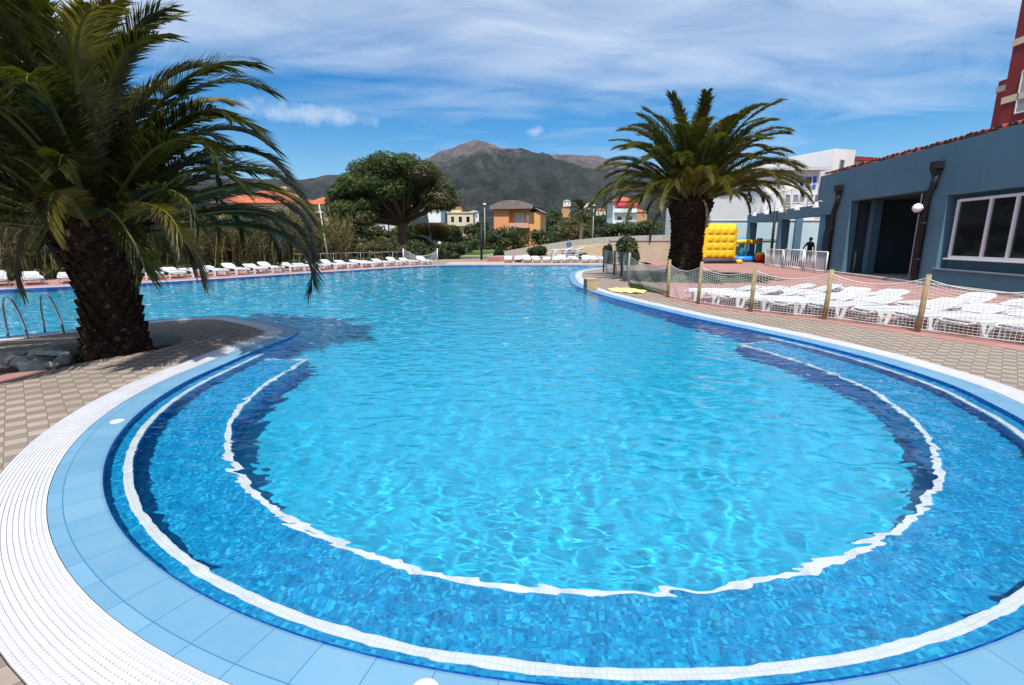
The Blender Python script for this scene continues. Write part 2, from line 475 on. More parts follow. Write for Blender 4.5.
for i, sgn in ((BA, -1), (BB, 1)):        # ends of the bench
    T = Vector((-NRM[i % NO].y, NRM[i % NO].x))
    P = [off(i, d, False) for d in (0.0, -0.13, -0.13, -0.811)]
    zs = (-0.1, -0.1, -0.4, -0.4)
    poly = [Vector((*p, z)) for p, z in zip(P, zs)]
    bot = [Vector((*P[3], FLOOR_Z)), Vector((*P[0], FLOOR_Z))]
    bm.faces.new([bm.verts.new(v) for v in poly+bot])
    e = T*0.06*sgn
    a3, b3 = off(i, -0.10, False), off(i, -0.815, False)
    quad(bm2, (*(a3-e), -0.392), (*(b3-e), -0.392), (*b3, -0.392), (*a3, -0.392))
bm2.normal_update()
for f in bm2.faces:
    if f.normal.z < 0: f.normal_flip()
PARTS.append(struct(link('pool_bench_end', bm, M_mosd)))
PARTS.append(struct(link('bench_end_nosing', bm2, M_nose)))
bm = bmesh.new(); sheet(bm, [ringloop(0.05, False)], FLOOR_Z)
PARTS.append(struct(link('pool_floor', bm, M_floor)))
for o_ in PARTS: o_.cycles.is_caustics_receiver = True

# rim: light blue tiles, then the white overflow grate
rim = struct(ringstrip([(0.275, 0.0), (0.02, 0.0), (0.006, -0.005), (0.0, -0.018)], 'pool_edge_tiles', M_rim, smooth=False))

# overflow grate: concentric plastic ribs with dark gaps
prof = [(0.2785, -0.012), (0.2785, 0.003)]
nr = 13; w0, w1 = 0.2785, 0.588; pitch = (w1-w0)/nr
for k in range(nr):
    a = w0 + k*pitch
    prof += [(a+0.001, 0.003), (a+pitch-0.003, 0.003), (a+pitch-0.0025, -0.002), (a+pitch, -0.002)]
prof.append((w1, 0.003))
grate = struct(ringstrip(prof[::-1], 'pool_grate', M_grate))
slot = struct(ringstrip([(0.598, -0.012), (0.583, -0.012), (0.583, -0.02), (0.27, -0.02)], 'grate_channel', plain('channel_dark', (0.10, 0.10, 0.11), 0.8)))

# ------------------------------------------------------------------ paving
def paver_mat():
    m, t, b, o = new_mat('beige_diamond_pavers')
    co = t.coord('Object')
    mp = t.add('ShaderNodeMapping'); t.put(mp.inputs[0], co); mp.inputs['Rotation'].default_value = (0, 0, R(45)); mp.inputs['Scale'].default_value = (7.2, 7.2, 0)
    v = mp.outputs[0]
    cell = t.vmath('FLOOR', v); fr = t.vmath('FRACTION', v)
    s = t.add('ShaderNodeSeparateXYZ'); t.put(s.inputs[0], fr)
    d = t.math('MINIMUM', t.math('MINIMUM', s.outputs[0], t.math('SUBTRACT', 1.0, s.outputs[0])), t.math('MINIMUM', s.outputs[1], t.math('SUBTRACT', 1.0, s.outputs[1])))
    ck = t.add('ShaderNodeTexChecker'); ck.inputs['Scale'].default_value = 1.0
    t.put(ck.inputs['Vector'], t.vmath('ADD', cell, (0.5, 0.5, 0.5)))
    wn = t.add('ShaderNodeTexWhiteNoise', noise_dimensions='3D'); t.put(wn.inputs[0], cell)
    base = t.mix(ck.outputs[1], (0.335, 0.275, 0.232), (0.160, 0.129, 0.110))
    base = t.mix(t.math('MULTIPLY', wn.outputs[0], 0.35), base, (0.245, 0.195, 0.15))
    n = t.noise(co, 1.3, 6, 0.65)
    base = t.mix(t.mapr(n, 0.46, 0.66, 0, 0.55), base, (0.165, 0.135, 0.105))
    base = t.mix(t.mapr(t.noise(co, 170, 2), 0.35, 0.7, 0, 0.35), base, (0.34, 0.285, 0.23))
    base = t.mix(t.math('LESS_THAN', d, 0.022), base, (0.15, 0.125, 0.10))
    t.put(b.inputs['Base Color'], base); b.inputs['Roughness'].default_value = 0.85; b.inputs['Specular IOR Level'].default_value = 0.2
    h = t.math('ADD', t.mapr(d, 0, 0.06), t.math('MULTIPLY', t.noise(co, 120, 3), 0.35))
    t.put(b.inputs['Normal'], t.bump(h, 0.4, 0.006))
    return m
M_pav = paver_mat()
def red_mat():
    m, t, b, o = new_mat('faded_red_pavers')
    co = t.coord('Object')
    br = t.add('ShaderNodeTexBrick'); t.put(br.inputs['Vector'], co); br.inputs['Scale'].default_value = 1.0
    br.inputs['Brick Width'].default_value = 0.22; br.inputs['Row Height'].default_value = 0.11; br.inputs['Mortar Size'].default_value = 0.006
    br.inputs['Color1'].default_value = (0.36, 0.165, 0.15, 1); br.inputs['Color2'].default_value = (0.30, 0.14, 0.125, 1); br.inputs['Mortar'].default_value = (0.27, 0.16, 0.14, 1)
    n = t.noise(co, 0.9, 6, 0.65)
    c = t.mix(t.mapr(n, 0.4, 0.75, 0, 0.5), br.outputs[0], (0.40, 0.28, 0.25))
    c = t.mix(t.mapr(t.noise(co, 90, 2), 0.4, 0.7, 0, 0.3), c, (0.43, 0.25, 0.225))
    t.put(b.inputs['Base Color'], c); b.inputs['Roughness'].default_value = 0.85; b.inputs['Specular IOR Level'].default_value = 0.2
    t.put(b.inputs['Normal'], t.bump(br.outputs[1], -0.3, 0.004))
    return m
M_red = red_mat()
M_soil = plain('planter_soil', (0.10, 0.072, 0.05), 0.95, 0.4, 9, bump=0.8, bscale=30)
M_conc = plain('weathered_concrete', (0.36, 0.34, 0.31), 0.85, 0.15, 3, bump=0.3, bscale=50, dirt=(0.24, 0.22, 0.19))

PLANT = catmull([(-6.9, 4.75), (-6.1, 4.82), (-5.74, 5.3), (-5.76, 5.85), (-5.74, 6.3), (-5.45, 6.85), (-5.27, 7.35), (-5.36, 7.8), (-5.85, 8.28), (-6.4, 8.3), (-6.85, 7.85), (-7.1, 7.35), (-7.6, 6.8), (-8.3, 6.1), (-8.2, 5.2), (-7.6, 4.85)], True, 0.1)
bm = bmesh.new(); sheet(bm, [[(-27, -7), (60, -7), (60, 44), (-27, 44)], ringloop(0.592), PLANT], 0.0)
struct(link('beige_paving', bm, M_pav))
# planter pit
bm = bmesh.new(); n = len(PLANT)
top = [bm.verts.new((p[0], p[1], -0.001)) for p in PLANT]; bot = [bm.verts.new((p[0], p[1], -0.26)) for p in PLANT]
for i in range(n): bm.faces.new((top[i], top[(i+1) % n], bot[(i+1) % n], bot[i]))
struct(link('planter_kerb', bm, M_conc))
bm = bmesh.new(); sheet(bm, [PLANT], -0.2)
bmesh.ops.subdivide_edges(bm, edges=bm.edges, cuts=3, use_grid_fill=True)
for v in bm.verts: v.co.z += 0.05*noise.noise(v.co*2.5)
struct(link('planter_soil', bm, M_soil))
bm = bmesh.new(); prism(bm, [(-6.9, 4.85), (-6.15, 4.92), (-5.83, 5.35), (-5.86, 5.9), (-5.95, 6.25), (-6.6, 5.95), (-7.3, 5.2)], -0.3, -0.06)
struct(link('planter_paving', bm, M_red))
# red paving: by the building, and along the far side of the pool
redR = [G(1200, 371), G(1024, 351), G(917, 335.5), G(823, 321.5), G(750, 313.5), G(698, 306), G(668, 299.5), G(655, 294), G(640, 290)]
redR = [(p.x, p.y) for p in redR] + [(5.9, 18.5), (8.5, 27), (10, 43.5), (58, 43.5), (58, 3)]
bm = bmesh.new(); sheet(bm, [redR], 0.004); struct(link('red_paving', bm, M_red))
i0, i1 = nearest(-19.4, 13.4), nearest(-4.6, 31.9)
if i0 > i1: i0, i1 = i1, i0
def bandpoly(ia, ib, d0, d1, step=6):
    idx = list(range(ia, ib+1, step))
    return [off(i, d0) for i in idx] + [off(i, d1) for i in idx[::-1]]
bm = bmesh.new(); sheet(bm, [bandpoly(i0, i1, 0.60, 4.4)], 0.004); struct(link('red_paving', bm, M_red))
bm = bmesh.new(); sheet(bm, [[(-4.6, 33.5), (9.5, 33.2), (9.9, 36.5), (-4.6, 37.5)]], 0.004); struct(link('red_paving', bm, plain('pale_pink_paving', (0.42, 0.31, 0.27), 0.9, 0.15, 2)))
bm = bmesh.new(); prism(bm, [(-1.9, 37.6), (1.6, 37.6), (1.2, 41.5), (-1.3, 41.5)], -0.05, 0.35)
struct(link('red_paving', bm, M_red))

# ------------------------------------------------------------------ ground and mountains
def ground_mat():
    m, t, b, o = new_mat('ground_dry_grass')
    co = t.coord('Object')
    n = t.noise(co, 0.05, 6, 0.6); n2 = t.noise(co, 1.1, 5, 0.65)
    c = t.ramp(n, [(0.35, (0.055, 0.075, 0.022)), (0.5, (0.085, 0.095, 0.035)), (0.65, (0.17, 0.14, 0.085))])
    c = t.mix(t.mapr(n2, 0.4, 0.7, 0, 0.55), c, (0.05, 0.06, 0.022))
    t.put(b.inputs['Base Color'], c); b.inputs['Roughness'].default_value = 0.95; b.inputs['Specular IOR Level'].default_value = 0.1
    t.put(b.inputs['Normal'], t.bump(n2, 0.6, 0.2))
    return m
M_ground = ground_mat()
bm = bmesh.new(); sheet(bm, [[(-6000, -300), (6000, -300), (6000, 6000), (-6000, 6000)], [(-26.9, -6.9), (59.9, -6.9), (59.9, 43.9), (-26.9, 43.9)]], -0.02)
struct(link('ground', bm, M_ground))

def mountain_mat():
    m, t, b, o = new_mat('scrub_and_rock_slope')
    co = t.coord('Object'); geo = t.add('ShaderNodeNewGeometry')
    sp = t.add('ShaderNodeSeparateXYZ'); t.put(sp.inputs[0], co)
    n1 = t.noise(co, 0.0035, 7, 0.62); n2 = t.noise(co, 0.016, 6, 0.65); n3 = t.noise(co, 0.09, 3, 0.6)
    veg = t.mix(t.mapr(n2, 0.35, 0.65), (0.010, 0.016, 0.014), (0.036, 0.040, 0.032))
    veg = t.mix(t.mapr(n3, 0.45, 0.7, 0, 0.6), veg, (0.011, 0.016, 0.014))
    veg = t.mix(t.mapr(t.noise(co, 0.0065, 8, 0.7), 0.50, 0.66, 0, 0.8), veg, (0.056, 0.052, 0.049))
    rock = t.mix(t.mapr(n2, 0.3, 0.7), (0.062, 0.048, 0.050), (0.135, 0.112, 0.11))
    hgt = t.mapr(sp.outputs[2], 180, 520, -0.30, 0.30)
    mask = t.mapr(t.math('ADD', t.math('ADD', n1, t.math('MULTIPLY', n2, 0.45)), hgt), 0.70, 0.93)
    c = t.mix(mask, veg, rock)
    c = t.mix(t.mapr(t.math('ADD', n2, t.mapr(sp.outputs[2], 470, 620, -0.6, 0.5)), 0.9, 1.0, 0, 0.0), c, (0.8, 0.8, 0.82))
    t.put(b.inputs['Base Color'], c); b.inputs['Roughness'].default_value = 0.95; b.inputs['Specular IOR Level'].default_value = 0.1
    t.put(b.inputs['Normal'], t.bump(t.math('ADD', n2, t.math('MULTIPLY', n3, 0.5)), 0.9, 14.0))
    return m
M_mtn = mountain_mat()
ridge_px = [(-260, 150), (-60, 160), (60, 168), (180, 172), (260, 176), (305, 176), (325, 171), (345, 170), (368, 163), (392, 158), (418, 157), (432, 150), (448, 144), (462, 138), (475, 136), (490, 140), (503, 145), (518, 141.5), (530, 143), (552, 148), (572, 152), (590, 158), (640, 168), (720, 184), (800, 196), (900, 205), (1100, 214), (1400, 222)]
ridge_az = []
for px, py in ridge_px:
    d = pray(px, py); ridge_az.append((math.atan2(d.x, d.y), d.z/math.hypot(d.x, d.y)))
ridge2_px = [(300, 230), (420, 200), (540, 165), (560, 153), (575, 151), (592, 152), (610, 156), (640, 162), (700, 172), (800, 190), (1000, 214)]
ridge2 = []
for px, py in ridge2_px:
    d = pray(px, py); ridge2.append((math.atan2(d.x, d.y), d.z/math.hypot(d.x, d.y)))
def interp(T, a):
    if a <= T[0][0]: return T[0][1]
    for (x0, y0), (x1, y1) in zip(T, T[1:]):
        if a <= x1:
            u = (a-x0)/(x1-x0); u = u*u*(3-2*u)*0.5 + u*0.5
            return y0 + (y1-y0)*u
    return T[-1][1]
def terrain(name, table, r0, r1, rmax, nr_, na_, a0, a1, rough, pw, back=0.55, dip=0.40, mat=None):
    bm = bmesh.new(); rows = []
    for i in range(nr_+1):
        q = i/nr_; r_ = r0 + (rmax-r0)*q**1.25; row = []
        for j in range(na_+1):
            a = a0 + (a1-a0)*j/na_
            H = interp(table, a)*r1
            u = min(1.0, (r_-r0)/(r1-r0))
            prof = u**pw if r_ <= r1 else 1.0 - back*((r_-r1)/(rmax-r1))
            x, y = r_*math.sin(a), r_*math.cos(a)
            nz = noise.ridged_multi_fractal(Vector((x*rough, y*rough, 0.3)), 0.9, 2.1, 6, 1.0, 2.0)
            nz2 = noise.fractal(Vector((x*rough*3, y*rough*3, 7.3)), 0.9, 2.1, 5)
            k = math.sin(math.pi*min(1.0, u*0.94))
            z = H*prof - (1.25 - nz*0.62)*H*dip*k + nz2*H*0.05*(0.25+k)
            row.append(bm.verts.new((x, y, max(z, -2) - 1.0)))
        rows.append(row)
    for i in range(nr_):
        for j in range(na_):
            f = bm.faces.new((rows[i][j], rows[i+1][j], rows[i+1][j+1], rows[i][j+1])); f.smooth = True
    bm.normal_update()
    if sum(f.normal.z for f in bm.faces) < 0:
        for f in bm.faces: f.normal_flip()
    return struct(link(name, bm, M_mtn))
terrain('mountain', ridge_az, 330, 2500, 3300, 170, 460, R(-64), R(64), 0.0021, 1.2, 0.55, 0.50)
terrain('far_mountain', ridge2, 3300, 5200, 6000, 40, 140, R(-20), R(45), 0.0009, 1.2)
foot_px = [(-300, 214), (0, 216), (200, 218), (330, 217), (420, 214), (520, 212), (600, 210), (700, 208), (800, 212), (1024, 216), (1400, 220)]
foot = []
for px, py in foot_px:
    d = pray(px, py); foot.append((math.atan2(d.x, d.y), d.z/math.hypot(d.x, d.y)))
FOOT_R = 420.0
terrain('foothill', foot, 110, FOOT_R, 700, 50, 200, R(-64), R(64), 0.006, 0.9, 0.5, 0.10)
def foot_z(px, r_):
    d = pray(px, 230); a = math.atan2(d.x, d.y)
    u = max(0, min(1, (r_-110)/(FOOT_R-110)))
    return interp(foot, a)*FOOT_R*u**0.9

# ------------------------------------------------------------------ foliage
def leaf_mat(name, c0, c1, trans=0.35, rough=0.55, scale=2.5, tcol=None):
    m, t, b, o = new_mat(name)
    co = t.coord('Object')
    n = t.noise(co, scale, 3, 0.6); n2 = t.noise(co, scale*9, 2, 0.5)
    c = t.ramp(t.math('ADD', t.math('MULTIPLY', n, 0.65), t.math('MULTIPLY', n2, 0.35)), [(0.35, c0), (0.65, c1)])
    t.put(b.inputs['Base Color'], c); b.inputs['Roughness'].default_value = rough; b.inputs['Specular IOR Level'].default_value = 0.35
    tr = t.add('ShaderNodeBsdfTranslucent'); t.put(tr.inputs[0], t.mix(1.0, c, tcol or (1.5, 1.5, 0.7), 'MULTIPLY'))
    mx = t.add('ShaderNodeMixShader'); mx.inputs[0].default_value = trans
    t.put(mx.inputs[1], b); t.put(mx.inputs[2], tr); t.put(o.inputs['Surface'], mx)
    return m
M_frond = leaf_mat('palm_leaf_green', (0.014, 0.021, 0.004), (0.068, 0.072, 0.011), 0.42, 0.42, 1.5)
M_frondy = leaf_mat('palm_leaf_yellowing', (0.060, 0.058, 0.010), (0.15, 0.125, 0.022), 0.35, 0.5, 1.5)
M_frondl = leaf_mat('palm_leaf_olive', (0.026, 0.036, 0.006), (0.105, 0.105, 0.016), 0.40, 0.42, 1.0)
M_frondd = leaf_mat('palm_leaf_dead', (0.19, 0.135, 0.08), (0.36, 0.27, 0.18), 0.2, 0.8, 2)
M_rach = plain('palm_leaf_stalk', (0.13, 0.125, 0.03), 0.5, 0.25, 3)
M_rachd = plain('palm_dead_stalk', (0.23, 0.13, 0.06), 0.7, 0.3, 3)
def frond_mesh(L, elev, droop, pw, leaf, seed, mats, npair=70, width=0.03, sparse=0.0, hang=0.35):
    rd = random.Random(seed)
    V, F, MI = [], [], []
    n = 26; pts = [Vector((0, 0, 0))]; dirs = []
    side = rd.uniform(-0.25, 0.25)
    for i in range(n):
        s = (i+0.5)/n; th = elev - droop*s**pw
        az = side*s*s
        d = Vector((math.cos(th)*math.cos(az), math.cos(th)*math.sin(az), math.sin(th))); dirs.append(d)
        pts.append(pts[-1] + d*(L/n))
    dirs.append(dirs[-1])
    def at(s):
        x = s*n; i = min(n-1, int(x)); u = x-i
        return pts[i].lerp(pts[i+1], u), dirs[i].lerp(dirs[i+1], u).normalized()
    # stalk
    m = 6
    for i in range(n+1):
        s = i/n; r_ = 0.030*(1-s)**0.8*L/3 + 0.004
        d = dirs[i]; a = d.cross(Vector((0, 0, 1))); a = a.normalized() if a.length > 1e-3 else Vector((0, 1, 0)); b = a.cross(d)
        for j in range(m):
            ang = 2*math.pi*j/m; V.append(pts[i] + a*math.cos(ang)*r_*1.4 + b*math.sin(ang)*r_*0.8)
    for i in range(n):
        for j in range(m):
            F.append((i*m+j, i*m+(j+1) % m, (i+1)*m+(j+1) % m, (i+1)*m+j)); MI.append(1)
    for k in range(npair):
        s = 0.10 + 0.90*(k+rd.random()*0.4)/npair
        for sg in (-1, 1):
            if rd.random() < sparse: continue
            p, d = at(min(s, 0.999))
            a = d.cross(Vector((0, 0, 1))); a = a.normalized() if a.length > 1e-3 else Vector((0, 1, 0))
            up = a.cross(d).normalized()
            ln = leaf*(0.35 + 0.70*math.sin(math.pi*min(1, 0.12+s*0.70)))*rd.uniform(0.85, 1.12)
            fw = R(rd.uniform(48, 60)*(1-0.45*s)); lift = R(rd.uniform(12, 38))
            dl = (a*sg*math.sin(fw)*math.cos(lift) + up*math.sin(lift)*math.sin(fw) + d*math.cos(fw)).normalized()
            wv = dl.cross(up*math.cos(0.6) + a*sg*math.sin(0.6)).normalized()*width*0.5*rd.uniform(0.8, 1.15)
            q0 = p; q1 = p + dl*ln*0.45 + Vector((0, 0, -hang*0.06*ln)); q2 = p + dl*ln + Vector((0, 0, -hang*0.42*ln)) + a*rd.uniform(-.03, .03)
            b0 = len(V)
            V.extend((q0-wv*0.5, q0+wv*0.5, q1+wv, q1-wv, q2))
            F.append((b0, b0+1, b0+2, b0+3)); MI.append(0)
            F.append((b0+3, b0+2, b0+4)); MI.append(0)
    me = bpy.data.meshes.new('frond'); me.from_pydata([tuple(v) for v in V], [], F)
    for mt in mats: me.materials.append(mt)
    me.polygons.foreach_set('material_index', MI)
    me.update()
    return me
M_boot = None
def boot_mat():
    m, t, b, o = new_mat('palm_trunk_scars')
    co = t.coord('Object')
    n = t.noise(co, 5, 5, 0.65); n2 = t.noise(co, 34, 4, 0.6)
    c = t.ramp(n, [(0.3, (0.018, 0.010, 0.007)), (0.55, (0.042, 0.022, 0.013)), (0.78, (0.11, 0.068, 0.04))])
    c = t.mix(t.mapr(n2, 0.4, 0.65, 0, 0.6), c, (0.016, 0.009, 0.006))
    c = t.mix(t.mapr(t.noise(co, 11, 3, 0.6), 0.60, 0.69, 0, 0.7), c, (0.20, 0.145, 0.10))
    t.put(b.inputs['Base Color'], c); b.inputs['Roughness'].default_value = 0.95; b.inputs['Specular IOR Level'].default_value = 0.1
    t.put(b.inputs['Normal'], t.bump(n2, 0.8, 0.02))
    return m
M_boot = boot_mat()
def palm_trunk(root, prof, rows_per_m, per_row, size, lean, seed):
    """lathe core with rows of old leaf bases"""
    rd = random.Random(seed); bm = bmesh.new()
    H = prof[-1][1]
    def rad(z):
        for (r0, z0), (r1, z1) in zip(prof, prof[1:]):
            if z <= z1: return r0 + (r1-r0)*(z-z0)/max(1e-6, z1-z0)
        return prof[-1][0]
    def axis(z): return Vector((lean[0]*(z/H)**1.4, lean[1]*(z/H)**1.4, 0))
    rings = lathe(bm, [(rad(i*H/24)*0.97, i*H/24) for i in range(25)], 28, jit=lambda j, z: 0.03*math.sin(j*7.1+z*9))
    for v in bm.verts: v.co += axis(v.co.z)
    nrow = int(H*rows_per_m)
    for i in range(nrow):
        z = (i+0.5)*H/nrow
        for j in range(per_row):
            a = 2*math.pi*(j + 0.5*(i % 2) + rd.uniform(-.1, .1))/per_row
            r_ = rad(z); q = 0.35+0.65*(z/H)
            ct = Vector((math.cos(a), math.sin(a), 0)); tg = Vector((-math.sin(a), math.cos(a), 0)); upv = Vector((0, 0, 1))
            c0 = axis(z) + ct*r_*0.95 + upv*z
            wd = math.pi*r_/per_row*rd.uniform(0.75, 1.0); ln = size*rd.uniform(0.7, 1.25); outd = size*0.45*rd.uniform(0.6, 1.3)*(0.6+0.6*q)
            b1, b2 = c0 - tg*wd - upv*ln*0.4, c0 + tg*wd - upv*ln*0.4
            t1, t2 = c0 - tg*wd*0.65 + ct*outd + upv*ln*0.45, c0 + tg*wd*0.65 + ct*outd + upv*ln*0.45
            m1 = c0 + ct*outd*0.55 - upv*ln*0.35; i1 = c0 + upv*ln*0.55
            vs = [bm.verts.new(x) for x in (b1, b2, t2, t1, m1, i1)]
            for f in ((0, 4, 3), (4, 1, 2), (4, 2, 3), (3, 2, 5), (0, 3, 5), (1, 5, 2)):
                bm.faces.new([vs[k] for k in f])
    return link('trunk', bm, M_boot, root, recalc=False)

def date_palm(loc, label, prof, lean, L, N, zc, leaf, droopf, seed, elev_hi, elev_lo, hang_dead, npair, width, rot=0.0, eexp=0.8, yellow=0.1, cam_clear=False):
    rd = random.Random(seed)
    root = thing('date_palm', label, 'palm tree', loc)
    palm_trunk(root, prof, 7.5, int(11+prof[0][0]*8), 0.155, lean, seed)
    lib = {}
    H = prof[-1][1]
    for k in range(N):
        u = (k+0.5)/N
        el = elev_hi - (elev_hi-elev_lo)*u**eexp
        az = k*2.39996 + rot + rd.uniform(-.15, .15)
        front = False
        if cam_clear and el < 40 and abs(math.remainder(az - R(-52), 2*math.pi)) < R(50): el = 4 + rd.uniform(0, 56); front = True
        s_ = rd.uniform(0.9, 1.06)*(0.78 if front else 1.0)
        cls = int(round(el/9.0)); var = k % 3
        mt = 0
        if u > 0.80 and rd.random() < yellow*2.2: mt = 1
        elif rd.random() < yellow: mt = 1
        key = (cls, var, mt)
        if key not in lib:
            e = R(cls*9.0)
            dr = R((droopf[0] + droopf[1]*math.cos(e)**1.0)*rd.uniform(0.82, 1.15))
            if e < 0: dr *= 0.65
            lib[key] = frond_mesh(L*rd.uniform(0.92, 1.06), e, dr, 2.6, leaf, seed*1000+cls*10+var, [M_frondy if mt else (M_frond if cam_clear else M_frondl), M_rach], npair, width, 0.0, 0.6)
        o_ = bpy.data.objects.new('frond', lib[key]); COL.objects.link(o_); o_.parent = root
        rr_ = 0.10 + (0.42 if cam_clear else 0.55)*u
        o_.location = (lean[0] + math.cos(az)*rr_, lean[1] + math.sin(az)*rr_, zc - (0.55 if cam_clear else 0.40)*u)
        o_.rotation_euler = (rd.uniform(-.2, .2), 0, az)
        o_.scale = (s_, s_, s_)
    dl = [frond_mesh(L*0.62, R(-28), R(62), 1.2, leaf*0.85, seed*77+i, [M_frondd, M_rachd], npair, width*0.8, 0.15, 1.1) for i in range(2)]
    for k, az in enumerate(hang_dead):
        o_ = bpy.data.objects.new('dead_frond', dl[k % 2]); COL.objects.link(o_); o_.parent = root
        o_['label'] = 'dry brown hanging frond'
        o_.location = (lean[0] + math.cos(az)*0.36, lean[1] + math.sin(az)*0.36, H-0.12)
        o_.rotation_euler = (rd.uniform(-.3, .3), 0, az); s_ = rd.uniform(0.6, 1.0); o_.scale = (s_, s_, s_)
    return root
date_palm((-6.0, 7.28, -0.2), 'big dark date palm in the stone filled planter by the near pool edge', [(0.50, 0), (0.42, 0.22), (0.355, 0.6), (0.35, 1.0), (0.40, 1.4), (0.54, 1.8), (0.64, 2.15), (0.55, 2.45), (0.2, 2.6)], (-0.04, 0.05), 2.85, 99, 2.45, 0.52, (54, 54), 11, 88, 9, [0.1, 0.35, 0.62, 0.9, 2.6, 3.3, 4.0], 120, 0.031, 0.4, 1.0, 0.17, cam_clear=True)
pr = AT(684, 271, 21.0)
date_palm((pr.x, pr.y, 0.12), 'tall date palm with rounded crown on the grass mound behind the net fence', [(0.78, 0), (0.70, 0.4), (0.64, 1.1), (0.66, 1.9), (0.76, 2.5), (0.88, 2.9), (0.80, 3.1), (0.4, 3.4)], (0.10, 0.0), 3.8, 99, 3.45, 0.54, (36, 50), 23, 76, 13, [2.0, 3.1, 5.2], 88, 0.065, 1.0, 1.0, 0.24)

def blob(bm, c, rad, n, size, rd, shell=0.55, up=0.3, mi=0, aspect=1.6):
    """scatter n leaf faces through an ellipsoid"""
    for _ in range(n):
        while True:
            p = Vector((rd.uniform(-1, 1), rd.uniform(-1, 1), rd.uniform(-1, 1)))
            l = p.length
            if 0.05 < l <= 1: break
        p = p/l*(l**shell)
        q = Vector((c[0]+p.x*rad[0], c[1]+p.y*rad[1], c[2]+p.z*rad[2]))
        nn = (Vector((p.x/rad[0], p.y/rad[1], p.z/rad[2])).normalized() + Vector((rd.gauss(0, .6), rd.gauss(0, .6), rd.gauss(0, .6)+up))).normalized()
        a = nn.cross(Vector((rd.uniform(-1, 1), rd.uniform(-1, 1), rd.uniform(-1, 1))))
        if a.length < 1e-3: continue
        a.normalize(); b = nn.cross(a); s = size*rd.uniform(0.6, 1.35)
        f = bm.faces.new([bm.verts.new(q + a*s*aspect), bm.verts.new(q + b*s*0.55), bm.verts.new(q - a*s*aspect*0.7), bm.verts.new(q - b*s*0.55)])
        f.material_index = mi
M_bark = plain('bark_brown', (0.11, 0.07, 0.045), 0.95, 0.35, 4, bump=0.8, bscale=20)
M_leafd = leaf_mat('leaf_dark_green', (0.016, 0.030, 0.010), (0.045, 0.065, 0.020), 0.25, 0.6, 0.7)
M_leafm = leaf_mat('leaf_mid_green', (0.032, 0.052, 0.014), (0.085, 0.105, 0.03), 0.3, 0.6, 0.7)
M_leafo = leaf_mat('leaf_olive', (0.065, 0.062, 0.02), (0.15, 0.12, 0.04), 0.3, 0.65, 0.7)
M_leafy = leaf_mat('leaf_ochre', (0.11, 0.085, 0.02), (0.22, 0.15, 0.035), 0.3, 0.65, 0.7)
M_pine = leaf_mat('pine_needles', (0.018, 0.038, 0.008), (0.072, 0.100, 0.020), 0.15, 0.7, 0.35)
M_pineb = leaf_mat('pine_needles_brownish', (0.050, 0.050, 0.022), (0.11, 0.095, 0.04), 0.15, 0.7, 0.35)

# umbrella pine
def umbrella_pine():
    rd = random.Random(11); D = 54.0
    base = AT(403, 252, D)
    root = thing('umbrella_pine', 'large round umbrella pine rising behind the poolside loungers', 'tree', (base.x, base.y, 0))
    def L(px, py, dy=0.0):
        p = AT(px, py, D+dy); return Vector((p.x-base.x, dy, p.z))
    bm = bmesh.new()
    tube(bm, [L(404, 252), L(403, 240), L(402, 228), L(402, 216)], [0.62, 0.52, 0.45, 0.38], 10)
    fork = L(402, 218)
    clumps = []
    # crown outline: spread clumps through the dome
    x0, x1 = 326, 456
    for k in range(215):
        u = rd.random(); px = x0+8 + (x1-x0-16)*u
        top_ = 153 + 62*abs((px-392)/70.0)**2.3
        bot_ = 222 - 8*abs((px-402)/60.0) - (5 if px > 400 else -4)
        v = rd.random()**1.25
        if px < 385: bot_ = 226 - 0.15*max(0, 350-px)
        py = top_ + 5 + v*max(4, bot_-top_-12)
        half = 5.4*math.sqrt(max(0.05, 1-((px-391)/68.0)**2))
        dy = rd.uniform(-1, 1)*half
        if v > 0.55 and abs(px-402) < 30 and dy < 1: continue
        clumps.append((L(px, py, dy), rd.uniform(0.75, 1.35), px, py))
    for c, r_, px, py in clumps:
        if rd.random() < 0.42:
            mid = fork.lerp(c, 0.5) + Vector((rd.uniform(-.3, .3), rd.uniform(-.3, .3), -0.35-0.25*rd.random()))
            tube(bm, [fork + Vector((0, 0, rd.uniform(-.9, .4))), mid, c], [rd.uniform(0.13, 0.22), 0.10, 0.04], 6)
    link('trunk', bm, M_bark, root, True)
    bm = bmesh.new()
    for c, r_, px, py in clumps:
        br = 1 if (px > 415 and rd.random() < 0.6) or (py > 198 and rd.random() < 0.4) else 0
        blob(bm, c, (r_*1.25, r_*1.25, r_*0.72), 430, 0.105, rd, 0.45, 0.5, br, 2.2)
    link('crown', bm, [M_pine, M_pineb], root)
umbrella_pine()

